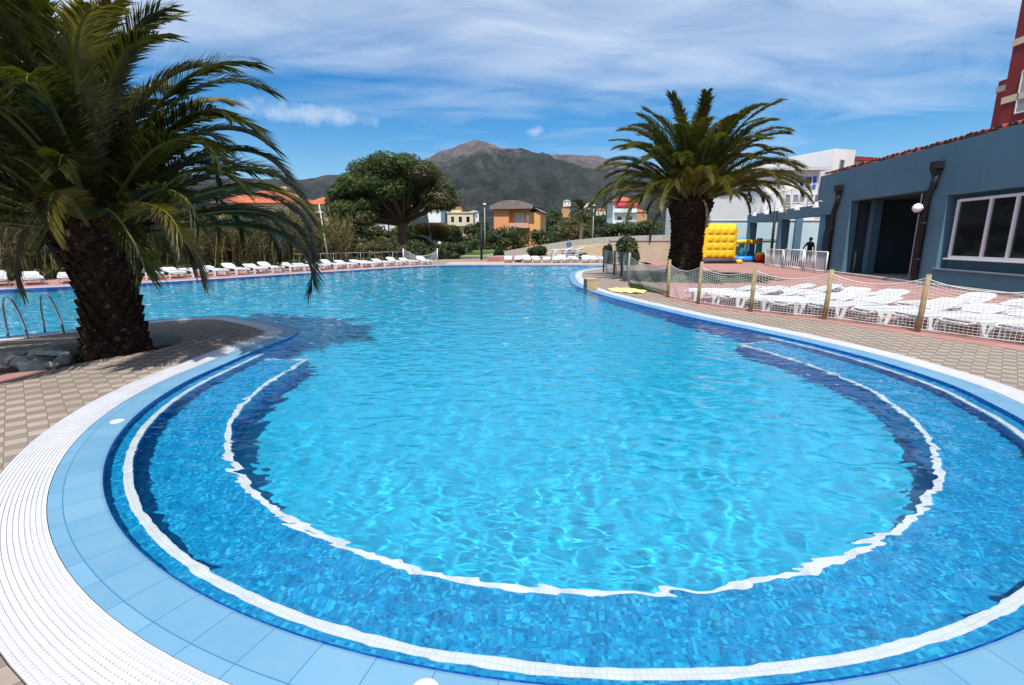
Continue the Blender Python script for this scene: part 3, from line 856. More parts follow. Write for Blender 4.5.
def bush(name, label, cat, loc, rad, mats, n, leaf, seed, group=None, nb=7, trunk=0.0):
    rd = random.Random(seed)
    root = thing(name, label, cat, loc, 0, group)
    bm = bmesh.new()
    for k in range(nb):
        c = (rd.uniform(-.6, .6)*rad[0], rd.uniform(-.6, .6)*rad[1], trunk + rad[2]*(0.45+rd.uniform(-.2, .75)))
        s = rd.uniform(0.38, 0.62)
        blob(bm, c, (rad[0]*s, rad[1]*s, rad[2]*s*0.95), n//nb, leaf, rd, 0.5, 0.3, rd.randrange(len(mats)))
    link('foliage' if not trunk else 'crown', bm, mats, root)
    bm = bmesh.new()
    for k in range(3 if not trunk else 1):
        e = Vector((rd.uniform(-.3, .3)*rad[0], rd.uniform(-.3, .3)*rad[1], trunk + rad[2]*0.8))
        tube(bm, [(0, 0, -0.05), e*0.5 + Vector((0.05, 0, 0)), e], [0.05+0.02*rad[2], 0.05, 0.015], 6)
    link('stem' if not trunk else 'trunk', bm, M_bark, root, True)
    return root

# reed thicket along the far left of the pool (nobody could count the canes)
def reeds():
    rd = random.Random(5); bm = bmesh.new()
    span = list(range(i0, i1+1))
    for k in range(7600):
        i = rd.choice(span); d = 5.0 + 4.2*rd.random()**0.8
        p = off(i, d, False)
        s = ARC[i % NO]
        px = 512 + 490*p.x/max(1, p.y)
        if px > 352: continue
        hk = (0.80 if px > 268 else 1.0)*(0.62 + 0.55*max(0, noise.noise(Vector((p.x*0.4, p.y*0.4, 1.7)))+0.35))
        H = rd.uniform(2.9, 4.4)*hk
        ln = Vector((rd.gauss(0, .16), rd.gauss(0, .16), 1)); w_ = rd.uniform(0.012, 0.022)
        a = rd.uniform(0, 3.14); wv = Vector((math.cos(a), math.sin(a), 0))*w_
        b0 = Vector((p.x, p.y, 0)); b1 = b0 + ln*H*0.6; b2 = b0 + ln*H + Vector((rd.gauss(0, .2), rd.gauss(0, .2), -0.1))
        vs = [bm.verts.new(x) for x in (b0-wv, b0+wv, b1+wv*0.8, b1-wv*0.8, b2+wv*.3, b2-wv*.3)]
        mi = 0 if rd.random() < 0.62 else 1
        bm.faces.new(vs[:4]).material_index = mi; bm.faces.new((vs[3], vs[2], vs[4], vs[5])).material_index = mi
        for q in range(3):
            z = rd.uniform(0.3, 1.0); c = b0 + ln*H*z; a = rd.uniform(0, 6.28); l = rd.uniform(0.35, 0.7)
            dv = Vector((math.cos(a), math.sin(a), rd.uniform(.3, 1.6)))*l*0.8; wv2 = Vector((-math.sin(a), math.cos(a), 0))*0.022
            f = bm.faces.new([bm.verts.new(x) for x in (c-wv2*.5, c+wv2*.5, c+dv*0.5+wv2, c+dv-Vector((0, 0, .15)), c+dv*0.5-wv2)])
            f.material_index = 0 if rd.random() < 0.5 else (1 if rd.random() < 0.6 else 2)
    o_ = link('reeds', bm, [leaf_mat('dry_reed', (0.17, 0.135, 0.06), (0.34, 0.27, 0.13), 0.25, 0.8, 0.5), leaf_mat('olive_reed', (0.07, 0.072, 0.025), (0.14, 0.125, 0.045), 0.3, 0.7, 0.5), M_leafd])
    struct(o_, 'stuff')
    return tag(o_, 'tall tan and olive reeds growing as one thicket behind the left row of loungers', 'reeds')
reeds()
# low green undergrowth in front of the reeds
def ground_cover(name, label, pts, n, hgt, leaf, mats, seed):
    rd = random.Random(seed); bm = bmesh.new()
    for _ in range(n):
        p = rd.choice(pts); x = p[0]+rd.gauss(0, p[2]); y = p[1]+rd.gauss(0, p[2])
        blob(bm, (x, y, hgt*0.4), (0.35, 0.35, hgt*0.5), 14, leaf, rd, 0.6, 0.4, rd.randrange(len(mats)))
    return tag(struct(link(name, bm, mats), 'stuff'), label, 'ground cover')
gp = [(*off(i, 4.9, False), 0.25) for i in range(i0, i1, 3)]
ground_cover('ground_cover', 'low green undergrowth along the foot of the tan reeds', gp, 420, 0.55, 0.07, [M_leafm, M_leafd], 21)

# shrubs and trees beyond the pool, each its own plant: (px centre, py top, width px, distance, kind, label)
BUSH = [
 ('shrub', 348, 233, 46, 42, [M_leafd], 'dark green thicket bush between the reeds and the pine trunk'),
 ('shrub', 382, 238, 40, 40, [M_leafd, M_leafo], 'dark bush in front of the pine trunk, left of it'),
 ('shrub', 422, 238, 34, 41, [M_leafd, M_leafm], 'dark green bush right of the pine trunk behind the net'),
 ('shrub', 452, 240, 34, 44, [M_leafd, M_leafm], 'green bush behind the white globe lamp'),
 ('broadleaf_tree', 432, 221, 34, 62, [M_leafo, M_leafy], 'ochre tinged small tree below the right side of the pine crown'),
 ('broadleaf_tree', 330, 222, 60, 60, [M_leafo, M_leafd], 'dull olive tree left of the pine below its crown'),
 ('broadleaf_tree', 372, 218, 46, 66, [M_leafd, M_leafo], 'shaded dark tree seen under the pine crown'),
 ('shrub', 515, 227, 52, 66, [M_leafd, M_leafm], 'large dark green bush in front of the orange house'),
 ('shrub', 482, 229, 40, 64, [M_leafd, M_leafo], 'brownish green bush at the left corner of the orange house'),
 ('shrub', 548, 229, 34, 66, [M_leafm, M_leafd], 'mid green bush at the right corner of the orange house'),
 ('shrub', 536, 245, 18, 47, [M_leafd, M_leafo], 'low dark bush on the ramp bank beside the loungers pile'),
 ('shrub', 498, 248, 9, 45, [M_leafd], 'small dark bush left on the ramp bank by the red slab'),
 ('broadleaf_tree', 570, 214, 40, 78, [M_leafm, M_leafo], 'yellow green round tree behind the ramp right of the orange house'),
 ('broadleaf_tree', 606, 222, 34, 76, [M_leafd, M_leafm], 'green tree between the small far palm and the big right palm'),
 ('broadleaf_tree', 645, 218, 46, 74, [M_leafd, M_leafm], 'dark tree behind the left fronds of the big right palm'),
 ('shrub', 627, 233, 24, 33, [M_leafm, M_leafd], 'leafy green shrub standing behind the dark posts of the net fence'),
 ('shrub', 608, 243, 8, 34, [M_leafd], 'narrow dark shrub left of the leafy green shrub'),
 ('broadleaf_tree', 405, 219, 30, 84, [M_leafd, M_leafm], 'dark tree right behind the pine trunk in front of the pale low building'),
 ('broadleaf_tree', 447, 222, 26, 80, [M_leafd, M_leafo], 'dark tree in front of the left corner of the cream villa'),
 ('broadleaf_tree', 475, 218, 22, 84, [M_leafm, M_leafd], 'green tree between cream villa and the tall left street lamp'),
 ('shrub', 466, 234, 34, 60, [M_leafd, M_leafm], 'wide dark green hedge behind the bright lawn'),
 ('shrub', 300, 232, 40, 44, [M_leafd, M_leafo], 'dark shrub rising out of the reeds below the tiled house'),
 ('broadleaf_tree', 553, 209, 16, 180, [M_leafd, M_leafm], 'dark hillside tree beside the ochre tower house'),
 ('broadleaf_tree', 535, 207, 16, 190, [M_leafd, M_leafm], 'dark hillside tree directly behind the orange house roof end'),
 ('broadleaf_tree', 584, 208, 16, 170, [M_leafd, M_leafo], 'dark hillside tree behind the small far palm crown'),
 ('broadleaf_tree', 600, 213, 14, 150, [M_leafd, M_leafm], 'dark hillside tree left of the white apartment house'),
 ('shrub', 424, 232, 22, 58, [M_leafd, M_leafm], 'dark round shrub in the gap below the right limbs of the pine'),
 ('shrub', 583, 238, 12, 52, [M_leafd, M_leafm], 'clipped green shrub on the terrace at the foot of the small far palm'),
 ('shrub', 580, 251, 13, 42, [M_leafm], 'low light green shrub right of the pile of white loungers'),
]
for k, (nm, px, py, wpx, D, mats, lab) in enumerate(BUSH):
    b0 = AT(px, 245, D); topz = AT(px, py, D).z; wd = wpx*D/490.0/2
    zb = 0.0 if D < 50 else (0.6 if D < 60 else 0.4)
    if nm == 'shrub':
        bush(nm, lab, 'shrub', (b0.x, b0.y, zb if px > 490 else 0), (wd*1.15, wd*0.9, (topz-zb)*0.62), mats, 2600, 0.05+0.0016*D, 100+k, None, 9)
    else:
        h_ = topz
        bush(nm, lab, 'tree', (b0.x, b0.y, 0), (wd*1.15, wd, h_*0.36), mats, 3000, 0.08+0.0016*D, 100+k, None, 10, h_*0.36)

ORD = ['first', 'second', 'third', 'fourth', 'fifth', 'sixth', 'seventh', 'eighth', 'ninth', 'tenth', 'eleventh', 'twelfth', 'thirteenth', 'fourteenth', 'fifteenth', 'sixteenth', 'seventeenth', 'eighteenth', 'nineteenth', 'twentieth', 'twenty-first', 'twenty-second', 'twenty-third', 'twenty-fourth', 'twenty-fifth', 'twenty-sixth', 'twenty-seventh', 'twenty-eighth', 'twenty-ninth', 'thirtieth']
M_slate = plain('slate_blue_plaster', (0.075, 0.160, 0.225), 0.85, 0.12, 0.5, bump=0.25, bscale=50, dirt=(0.062, 0.132, 0.188))
_t = NT(M_slate); _b = _t.n['Principled BSDF']; _src = _b.inputs['Base Color'].links[0].from_socket
_mp = _t.add('ShaderNodeMapping'); _t.put(_mp.inputs[0], _t.coord()); _mp.inputs['Scale'].default_value = (3.0, 3.0, 0.22)
_t.put(_b.inputs['Base Color'], _t.mix(_t.mapr(_t.noise(_mp.outputs[0], 1.6, 6, 0.65), 0.5, 0.8, 0, 0.55), _src, (0.100, 0.185, 0.240)))
M_white = plain('white_plaster', (0.74, 0.74, 0.73), 0.8, 0.05, 0.5, bump=0.1, bscale=30, dirt=(0.62, 0.62, 0.61))
M_plast = plain('white_plastic', (0.57, 0.57, 0.575), 0.38, 0.03, 3)
M_frame = plain('window_frame_white', (0.72, 0.72, 0.72), 0.4, 0.04, 3)
M_black = plain('black_metal', (0.006, 0.006, 0.007), 0.6, 0.2, 5)
M_steel = plain('stainless_steel', (0.55, 0.57, 0.60), 0.22, 0.05, 8, metal=1.0)
M_galv = plain('grey_galvanised', (0.34, 0.35, 0.36), 0.5, 0.1, 6)
M_tilered = plain('roof_tile_dark_red', (0.22, 0.035, 0.030), 0.75, 0.4, 2.5)
M_terra = plain('roof_tile_orange', (0.42, 0.105, 0.045), 0.8, 0.25, 1.5, bump=0.4, bscale=8)
M_blue = plain('shutter_blue', (0.02, 0.10, 0.45), 0.5, 0.1, 4)
M_wood = plain('fence_wood', (0.30, 0.215, 0.105), 0.8, 0.3, 9, bump=0.4, bscale=60)
M_grey = plain('mid_grey', (0.30, 0.31, 0.32), 0.7, 0.1, 4)
M_tan = plain('cream_plaster', (0.62, 0.52, 0.36), 0.85, 0.08, 0.8)
m_, t, b, o = new_mat('dark_glass'); M_glass = m_
b.inputs['Base Color'].default_value = (0.010, 0.013, 0.016, 1); b.inputs['Roughness'].default_value = 0.04; b.inputs['Specular IOR Level'].default_value = 0.5
M_glass2 = plain('window_grey_glass', (0.10, 0.12, 0.14), 0.15, 0.15, 0.5)

def facepanel(bm, u0, u1, z0, z1, yf, th, rects, axis='x'):
    """wall slab facing +Y with rectangular openings (u0,u1,z0,z1)"""
    us = sorted({u0, u1, *[v for r in rects for v in r[:2]]}); zs = sorted({z0, z1, *[v for r in rects for v in r[2:]]})
    us = [u for u in us if u0 <= u <= u1]; zs = [z for z in zs if z0 <= z <= z1]
    def solid(i, j):
        if i < 0 or j < 0 or i >= len(us)-1 or j >= len(zs)-1: return False
        cu, cz = (us[i]+us[i+1])/2, (zs[j]+zs[j+1])/2
        return not any(r[0] < cu < r[1] and r[2] < cz < r[3] for r in rects)
    yb = yf-th
    for i in range(len(us)-1):
        for j in range(len(zs)-1):
            if not solid(i, j): continue
            a, b_, c, d = us[i], us[i+1], zs[j], zs[j+1]
            quad(bm, (b_, yf, c), (a, yf, c), (a, yf, d), (b_, yf, d)); quad(bm, (a, yb, c), (b_, yb, c), (b_, yb, d), (a, yb, d))
            if not solid(i-1, j): quad(bm, (a, yf, c), (a, yb, c), (a, yb, d), (a, yf, d))
            if not solid(i+1, j): quad(bm, (b_, yb, c), (b_, yf, c), (b_, yf, d), (b_, yb, d))
            if not solid(i, j-1): quad(bm, (a, yb, c), (a, yf, c), (b_, yf, c), (b_, yb, c))
            if not solid(i, j+1): quad(bm, (a, yf, d), (a, yb, d), (b_, yb, d), (b_, yf, d))

# ------------------------------------------------------------------ restaurant with portico
FD = Vector((0.13, 1.0, 0)).normalized(); FN = Vector((-FD.y, FD.x, 0)); F0 = Vector((14.7, 14.5, 0))
def fac(px, py, yo=0.0):
    r = pray(px, py); C0 = Vector((0, 0, CAM_H)); P0 = F0 + FN*yo
    tt = (P0-C0).dot(FN)/r.dot(FN); p = C0 + r*tt
    return (p-F0).dot(FD), p.z
rest = thing('restaurant_building', 'slate blue poolside building with dark entrance, white framed window and columned portico', 'building', F0, math.atan2(FD.y, FD.x))
uW = fac(946, 240)[0]; uE0 = fac(924, 240)[0]; uE1 = fac(846, 240)[0]; uC = fac(819, 245)[0]; uB = fac(777, 245)[0]; uA = fac(747, 240)[0]
uD2 = fac(832, 240)[0]; uTop = fac(820.5, 178)[0]
bm = bmesh.new()
facepanel(bm, -9, uTop, 0, 4.9, 0.0, 0.35, [(-3.2, uW+0.28, 0.62, 3.12), (uE0, uE1, 0.0, 3.4), (uD2+0.35, uTop, 0.0, 2.87)])
# backing of the window recess, porch walls, end walls
quad(bm, (uW+0.4, -0.345, 0.4), (-3.4, -0.345, 0.4), (-3.4, -0.345, 3.3), (uW+0.4, -0.345, 3.3))
box(bm, (uE1-0.35, -0.95, 1.7), (0.35, 0.35, 3.4))
box(bm, (uTop-0.18, -6.5, 2.44), (0.34, 12.2, 4.88)) if False else None
box(bm, (uTop-0.15, -4.35, 3.9), (0.3, 7.98, 1.96))
box(bm, (-8.8, -5, 2.44), (0.3, 9.2, 4.88)); box(bm, (2, -9.8, 2.44), (22, 0.3, 4.88))
box(bm, ((uTop+uE1)/2+0.3, -5.2, 1.4), (uTop-uE1-0.3, 0.2, 2.8))
wall_ = link('wall', bm, M_slate, rest)
M_dslate = plain('porch_shade_slate', (0.045, 0.068, 0.085), 0.7, 0.15, 1.0)  # wall colour darkened to put the deep porch shade into it
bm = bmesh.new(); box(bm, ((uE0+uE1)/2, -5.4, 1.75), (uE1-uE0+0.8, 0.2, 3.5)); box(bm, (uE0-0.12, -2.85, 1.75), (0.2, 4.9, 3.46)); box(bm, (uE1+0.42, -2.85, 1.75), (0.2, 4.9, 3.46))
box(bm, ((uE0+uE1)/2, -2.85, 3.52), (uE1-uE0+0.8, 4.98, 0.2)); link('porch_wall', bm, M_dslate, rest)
bm = bmesh.new(); box(bm, (3, 0.14, 0.05), (24, 0.26, 0.1), bev=0.01); link('plinth', bm, M_conc, rest)
bm = bmesh.new(); box(bm, ((uE0+uE1)/2, -2.6, 0.02), (uE1-uE0, 5.5, 0.05)); link('porch_floor', bm, M_conc, rest)
# roof: sloping tiles with a row of barrel tiles along the edge
bm = bmesh.new(); rd = random.Random(9)
quad(bm, (uTop, -0.30, 4.93), (-9, -0.30, 4.93), (-9, -5, 5.75), (uTop, -5, 5.75)); quad(bm, (-9, -10, 4.93), (uTop, -10, 4.93), (uTop, -5, 5.75), (-9, -5, 5.75))
u = -8.8
while u < uTop-0.15:
    for row in range(5):
        zz_ = 4.96 + row*0.068 + rd.uniform(0, .03); y0 = -0.14 - row*0.36 + rd.uniform(-.05, .07)
        tl = rd.uniform(-.12, .12)
        vs = []
        for yy, rr_ in ((y0, 0.11), (y0-0.42, 0.09)):
            vs.append([bm.verts.new((u + tl*(y0-yy) + math.cos(a)*rr_, yy, zz_ + (y0-yy)*0.18 + math.sin(a)*rr_)) for a in [math.pi*k/5 for k in range(6)]])
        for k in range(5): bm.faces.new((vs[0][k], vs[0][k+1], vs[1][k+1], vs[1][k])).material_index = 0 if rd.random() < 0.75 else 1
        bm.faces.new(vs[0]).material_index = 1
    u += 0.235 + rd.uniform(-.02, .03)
link('roof', bm, [M_tilered, plain('roof_tile_dark_brown', (0.06, 0.025, 0.02), 0.85, 0.4, 3)], rest)  # second colour: darker brown on random tile faces and all tile ends
# window: frame with three visible lights
wz0, wz1 = 1.0, 2.95; ms = [uW-0.02, fac(976, 250)[0], fac(1001.5, 250)[0]]
stp = ms[1]-ms[2]; ms += [ms[2]-stp, ms[2]-2*stp, -3.15]
bm = bmesh.new(); yF = -0.2
for k, mu in enumerate(ms): box(bm, (mu, yF, (wz0+wz1)/2), (0.10 if k else 0.09, 0.09, wz1-wz0), bev=0.008)
for z in (wz0+0.03, wz1-0.03): box(bm, ((ms[0]+ms[-1])/2, yF-0.005, z), (ms[0]-ms[-1]-0.05, 0.084, 0.09), bev=0.008)
win = link('window', bm, M_frame, rest)
for k in range(len(ms)-1):
    bm = bmesh.new(); box(bm, ((ms[k]+ms[k+1])/2, yF-0.02, (wz0+wz1)/2), (abs(ms[k]-ms[k+1])-0.08, 0.012, wz1-wz0-0.12)); link('pane', bm, M_glass, win)
bm = bmesh.new(); box(bm, ((ms[0]+ms[-1])/2, -0.13, wz0-0.035), (ms[0]-ms[-1]+0.12, 0.22, 0.05), bev=0.01); link('sill', bm, M_frame, win)
bm = bmesh.new(); box(bm, ((ms[0]+ms[-1])/2+0.1, 0.02, 0.60), (ms[0]-ms[-1]+0.6, 0.1, 0.05), bev=0.01); link('wall_ledge', bm, plain('slate_ledge', (0.16, 0.22, 0.27), 0.7), rest)
# entrance door glazing at the back of the porch
bm = bmesh.new(); c0 = fac(884, 235, -5.28)[0]; c1 = fac(905, 235, -5.28)[0]
for uu in (c0, (c0+c1)/2, c1): box(bm, (uu, -5.26, 1.25), (0.08, 0.06, 2.4))
box(bm, ((c0+c1)/2, -5.262, 2.42), (c0-c1, 0.055, 0.08)); box(bm, ((c0+c1)/2, -5.262, 0.1), (c0-c1, 0.055, 0.1))
dr = link('door', bm, M_grey, rest)
for k in (0, 1):
    bm = bmesh.new(); a, b_ = (c0, (c0+c1)/2) if k == 0 else ((c0+c1)/2, c1)
    box(bm, ((a+b_)/2, -5.275, 1.25), (abs(a-b_)-0.1, 0.012, 2.2)); link('pane', bm, M_glass, dr)
for px, y0, y1, wd, mt, lab in ((873.5, 231, 238, 0.42, M_frame, 'white notice'), (872.5, 239.5, 250, 0.46, M_frame, 'larger white notice'), (870.5, 258, 266, 0.5, plain('poster_red', (0.45, 0.05, 0.05), 0.6), 'red notice')):
    uu, za = fac(px, y0, -5.25); zb = fac(px, y1, -5.25)[1]
    bm = bmesh.new(); box(bm, (uu, -5.28, (za+zb)/2), (wd, 0.03, za-zb)); link('notice_board', bm, mt, rest)['label'] = lab + ' on the porch wall'
# rainwater pipes with hoppers
for (uu, ztop) in ((fac(922, 250)[0]-0.02, 4.28), (uD2-0.05, 4.18)):
    bm = bmesh.new()
    tube(bm, [(uu-0.25, 0.12, ztop-0.35), (uu-0.22, 0.12, ztop-0.75), (uu, 0.12, ztop-1.15), (uu, 0.12, 0.08)], 0.105, 10)
    pp = link('downpipe', bm, M_black, rest)
    bm = bmesh.new(); prism(bm, [(uu-0.43, 0.003), (uu-0.07, 0.003), (uu-0.07, 0.28), (uu-0.43, 0.28)], ztop-0.22, ztop+0.05)
    bmesh.ops.bevel(bm, geom=[e for e in bm.edges], offset=0.015, segments=1, affect='EDGES')
    vs = [bm.verts.new(p) for p in ((uu-0.41, 0.02, ztop-0.222), (uu-0.09, 0.02, ztop-0.222), (uu-0.09, 0.26, ztop-0.222), (uu-0.41, 0.26, ztop-0.222))]
    v2 = [bm.verts.new(p) for p in ((uu-0.34, 0.04, ztop-0.45), (uu-0.16, 0.04, ztop-0.45), (uu-0.16, 0.2, ztop-0.45), (uu-0.34, 0.2, ztop-0.45))]
    for k in range(4): bm.faces.new((vs[k], vs[(k+1) % 4], v2[(k+1) % 4], v2[k]))
    link('rain_hopper', bm, M_black, pp)
    for z in (0.9, 2.2):
        bm = bmesh.new(); lathe(bm, [(0.118, -0.03), (0.118, 0.03)], 10, (uu, 0.12, z)); link('pipe_bracket', bm, M_black, pp)
bm = bmesh.new(); uu = fac(920, 250)[0]+0.28; tube(bm, [(uu, 0.06, 0.05), (uu, 0.06, 3.3)], 0.028, 8); link('cable_conduit', bm, M_galv, rest)
uu, zz_ = fac(928.5, 208); bm = bmesh.new()
lathe(bm, [(0.001, -0.17), (0.10, -0.14), (0.165, -0.05), (0.17, 0.02), (0.13, 0.11), (0.05, 0.16), (0.001, 0.17)], 16, (uu, 0.36, zz_)); lm = link('wall_lamp', bm, plain('opal_globe', (0.78, 0.78, 0.78), 0.25), rest)
bm = bmesh.new(); tube(bm, [(uu, 0.0, zz_-0.15), (uu, 0.2, zz_-0.2), (uu, 0.34, zz_-0.16)], 0.03, 8); lathe(bm, [(0.07, -0.03), (0.07, 0.03)], 10, (uu, 0.36, zz_-0.17)); link('lamp_arm', bm, M_black, lm)
# portico
PE = uA+0.4
bm = bmesh.new(); box(bm, ((uTop+PE)/2+0.002, -0.2, 3.16), (PE-uTop-0.004, 0.4, 0.6), bev=0.015); link('portico_beam', bm, M_slate, rest)
bm = bmesh.new(); box(bm, ((uTop+PE)/2, -2.7, 3.36), (PE-uTop-0.02, 4.6, 0.16)); link('portico_ceiling', bm, plain('ceiling_brown', (0.16, 0.11, 0.08), 0.8), rest)
for uu in (uA, uB, uC):
    bm = bmesh.new(); box(bm, (uu, -0.27, 1.43), (0.58, 0.52, 2.85), bev=0.02); link('column', bm, M_slate, rest)
for px in (795.5, 760, 838):
    uu = fac(px, 245, -4.4)[0]; bm = bmesh.new(); box(bm, (uu, -4.4, 1.6), (0.55, 0.5, 3.3), bev=0.02); link('column', bm, M_slate, rest)
bm = bmesh.new(); uu = uB+0.62; tube(bm, [(uu, 0.08, 3.4), (uu, 0.08, 0.05)], 0.09, 8); link('downpipe', bm, M_black, rest)
# terrace railing above the portico
bm = bmesh.new(); n = 9
for k in range(n+1):
    uu = uTop+0.25 + (PE-uTop-0.4)*k/n; tube(bm, [(uu, -0.1, 3.45), (uu, -0.1, 4.6)], 0.028, 6)
for z in (4.6, 3.62): tube(bm, [(uTop+0.05, -0.1, z), (PE-0.1, -0.1, z)], 0.025, 6)
k = 0
while uTop+0.2+k*0.13 < PE-0.1:
    uu = uTop+0.2+k*0.13; tube(bm, [(uu, -0.1, 3.62), (uu, -0.1, 4.6)], 0.008, 3, cap=False); k += 1
link('terrace_railing', bm, M_frame, rest)
for px, py in ((754.3, 215.6), (766.6, 212.6), (781, 211.4), (797, 208.4), (816, 205.2)):
    uu, zz_ = fac(px, py, 0.3); bm = bmesh.new()
    lathe(bm, [(0.001, 0.12), (0.08, 0.11), (0.11, 0.0), (0.17, -0.14), (0.165, -0.15), (0.001, -0.13)], 12, (uu, 0.3, 3.42)); sp_ = link('spotlight', bm, M_frame, rest)
    bm = bmesh.new(); tube(bm, [(uu, -0.1, 3.52), (uu, 0.1, 3.62), (uu, 0.3, 3.53)], 0.018, 6); link('lamp_arm', bm, M_frame, sp_)

# ------------------------------------------------------------------ white hotel behind
def houseroot(name, label, cat, px, Y, rz=0.0, z=0.0):
    p = AT(px, 240, Y); r = thing(name, label, cat, (p.x, Y, z), rz); return r, p
def win_unit(parent, x, z, w_, h_, y, shutters=None, fr=M_frame, pane=M_glass2, face='f'):
    """window on a wall facing -Y (face f) or facing -X (face s): frame part with pane and shutters"""
    def P(a, b_, c): return (x+a, y-b_, z+c) if face == 'f' else (y-b_, x-a, z+c)
    def S(a, b_, c): return (a, b_, c) if face == 'f' else (b_, a, c)
    bm = bmesh.new(); f_ = 0.07
    for a in (-w_/2, w_/2): box(bm, P(a, 0.03, 0), S(f_, 0.06, h_+f_))
    for c in (-h_/2, h_/2): box(bm, P(0, 0.032, c), S(w_-f_, 0.056, f_))
    wn_ = link('window', bm, fr, parent)
    bm = bmesh.new(); box(bm, P(0, 0.012, 0), S(w_-f_*.9, 0.02, h_-f_*.9)); link('pane', bm, pane, wn_)
    if shutters:
        for a in (-w_*0.78, w_*0.78):
            bm = bmesh.new(); box(bm, P(a, 0.03, 0), S(w_*0.5, 0.05, h_))
            link('shutter', bm, shutters, wn_)
    return wn_
hot = thing('hotel_building', 'white stepped hotel with blue shutters rising behind the portico', 'building', (0, 0, 0))
def hp(px, Y): return AT(px, 240, Y).x
bm = bmesh.new()
A_ = Vector((hp(823, 42.0), 42.0)); dh = Vector((-0.3, 0.95)).normalized(); nh = Vector((dh.y, -dh.x))
zT = AT(823, 148.5, 42.0).z
def slab(o0, l, wv, z0, z1): 
    P = [o0, o0+nh*wv, o0+nh*wv+dh*l, o0+dh*l]; prism(bm, [(p.x, p.y) for p in P], z0, z1)
slab(A_, 20, 2.3, 0, zT); slab(A_+nh*2.302+dh*1.2, 18, 4, 0, AT(850, 160, 44).z)
bx0, bx1 = hp(759.5, 41), hp(811, 41); zB = AT(790, 171, 41).z
P = [Vector((bx0, 41.0)), Vector((bx1, 41.0)), Vector((bx1, 43.0)), Vector((bx0+0.4, 52))]
prism(bm, [(p.x, p.y) for p in [Vector((bx0, 40.9)), Vector((bx1, 40.9)), Vector((bx1-1.2, 49)), Vector((bx0-2.4, 49))]], 0, zB)
prism(bm, [(hp(690, 60), 60), (hp(742, 60), 60), (hp(742, 60)+3, 70), (hp(690, 60), 70)], 0, AT(715, 202, 60).z)
link('wall', bm, M_white, hot)
bm = bmesh.new(); prism(bm, [(bx0-0.4, 40.4), (bx1+0.35, 40.4), (bx1-0.8, 49.4), (bx0-2.9, 49.4)], zB, zB+0.22); link('eave', bm, plain('eave_grey', (0.5, 0.5, 0.5), 0.7), hot)
bm = bmesh.new(); P = [A_+nh*2.2+dh*0.9-nh*0.0, A_+nh*6.8+dh*0.9, A_+nh*6.8+dh*19, A_+nh*2.35+dh*19]; zz_ = AT(850, 160, 44).z; prism(bm, [(p.x, p.y) for p in P], zz_, zz_+0.3); link('roof', bm, M_tilered, hot)
bm = bmesh.new(); prism(bm, [(hp(700, 44), 44.6), (hp(822, 44), 44.6), (hp(822, 44), 44.9), (hp(700, 44), 44.9)], 0, 3.6) if False else None
bm.free()
pb = thing('garden_wall', 'pale blue wall behind the portico columns and the inflatable slide', 'wall', (hp(765, 39.6), 39.6, 0))
bm = bmesh.new(); box(bm, (0.4, 0, 1.55), (10.5, 0.25, 3.1), bev=0.02); link('wall_panel', bm, plain('pale_blue_plaster', (0.42, 0.58, 0.64), 0.8, 0.06, 1.0), pb)
bm = bmesh.new(); box(bm, (0.4, -0.02, 3.14), (10.6, 0.36, 0.10), bev=0.01); link('coping', bm, M_frame, pb)
bm = bmesh.new(); box(bm, (-0.6, -0.16, 1.62), (3.4, 0.06, 0.16)); link('dark_rail', bm, M_grey, pb)
win_unit(hot, hp(801, 40.9), AT(801, 182.5, 40.9).z, 0.62, 0.95, 40.9, M_blue)
for px in (783, 790.5, 797, 805, 812): win_unit(hot, hp(px, 40.9), AT(px, 198.5, 40.9).z, 0.46, 0.62, 40.9)
win_unit(hot, hp(785, 40.9), AT(785, 179, 40.9).z, 0.22, 0.3, 40.9, None, M_grey, M_glass2)
# side windows on the receding wall, in the shade of the eave
for k, (px, py) in enumerate(((754, 185), (748, 188), (743, 189))):
    Yk = 43.0+2.2*k; xk = bx0 - 2.4*(Yk-40.9)/8.1
    zk = AT(px, py, Yk).z
    wn_ = win_unit(hot, 0, 0, 0.7, 1.2, 0, M_blue); wn_.location = (xk-0.02, Yk, zk); wn_.rotation_euler = (0, 0, R(-90)+R(16.5))
for px in (719, 729, 738): win_unit(hot, hp(px, 60), AT(px, 219, 60).z, 0.95, 1.3, 60.0)
for px in (704, 722, 737): win_unit(hot, hp(px, 60), AT(px, 208, 60).z, 0.9, 0.9, 60.0, M_blue)
w1 = A_+nh*0.95; wn_ = win_unit(hot, 0, 0, 0.42, 0.75, 0, None, M_grey); wn_.location = (w1.x, w1.y, AT(830, 165, 42.3).z); wn_.rotation_euler = (0, 0, math.atan2(nh.y, nh.x))
bm = bmesh.new(); q = A_+dh*4.5-nh*0.12; q2 = A_+dh*5.4-nh*0.12
zq = AT(808, 160, 46).z
tube(bm, [(q.x, q.y, zq-0.2), (q.x, q.y, zq+0.7), ((q.x+q2.x)/2, (q.y+q2.y)/2, zq+0.9), (q2.x, q2.y, zq+0.5), (q2.x, q2.y, zq-1.5)], 0.07, 6); link('flue_pipe', bm, M_grey, hot)

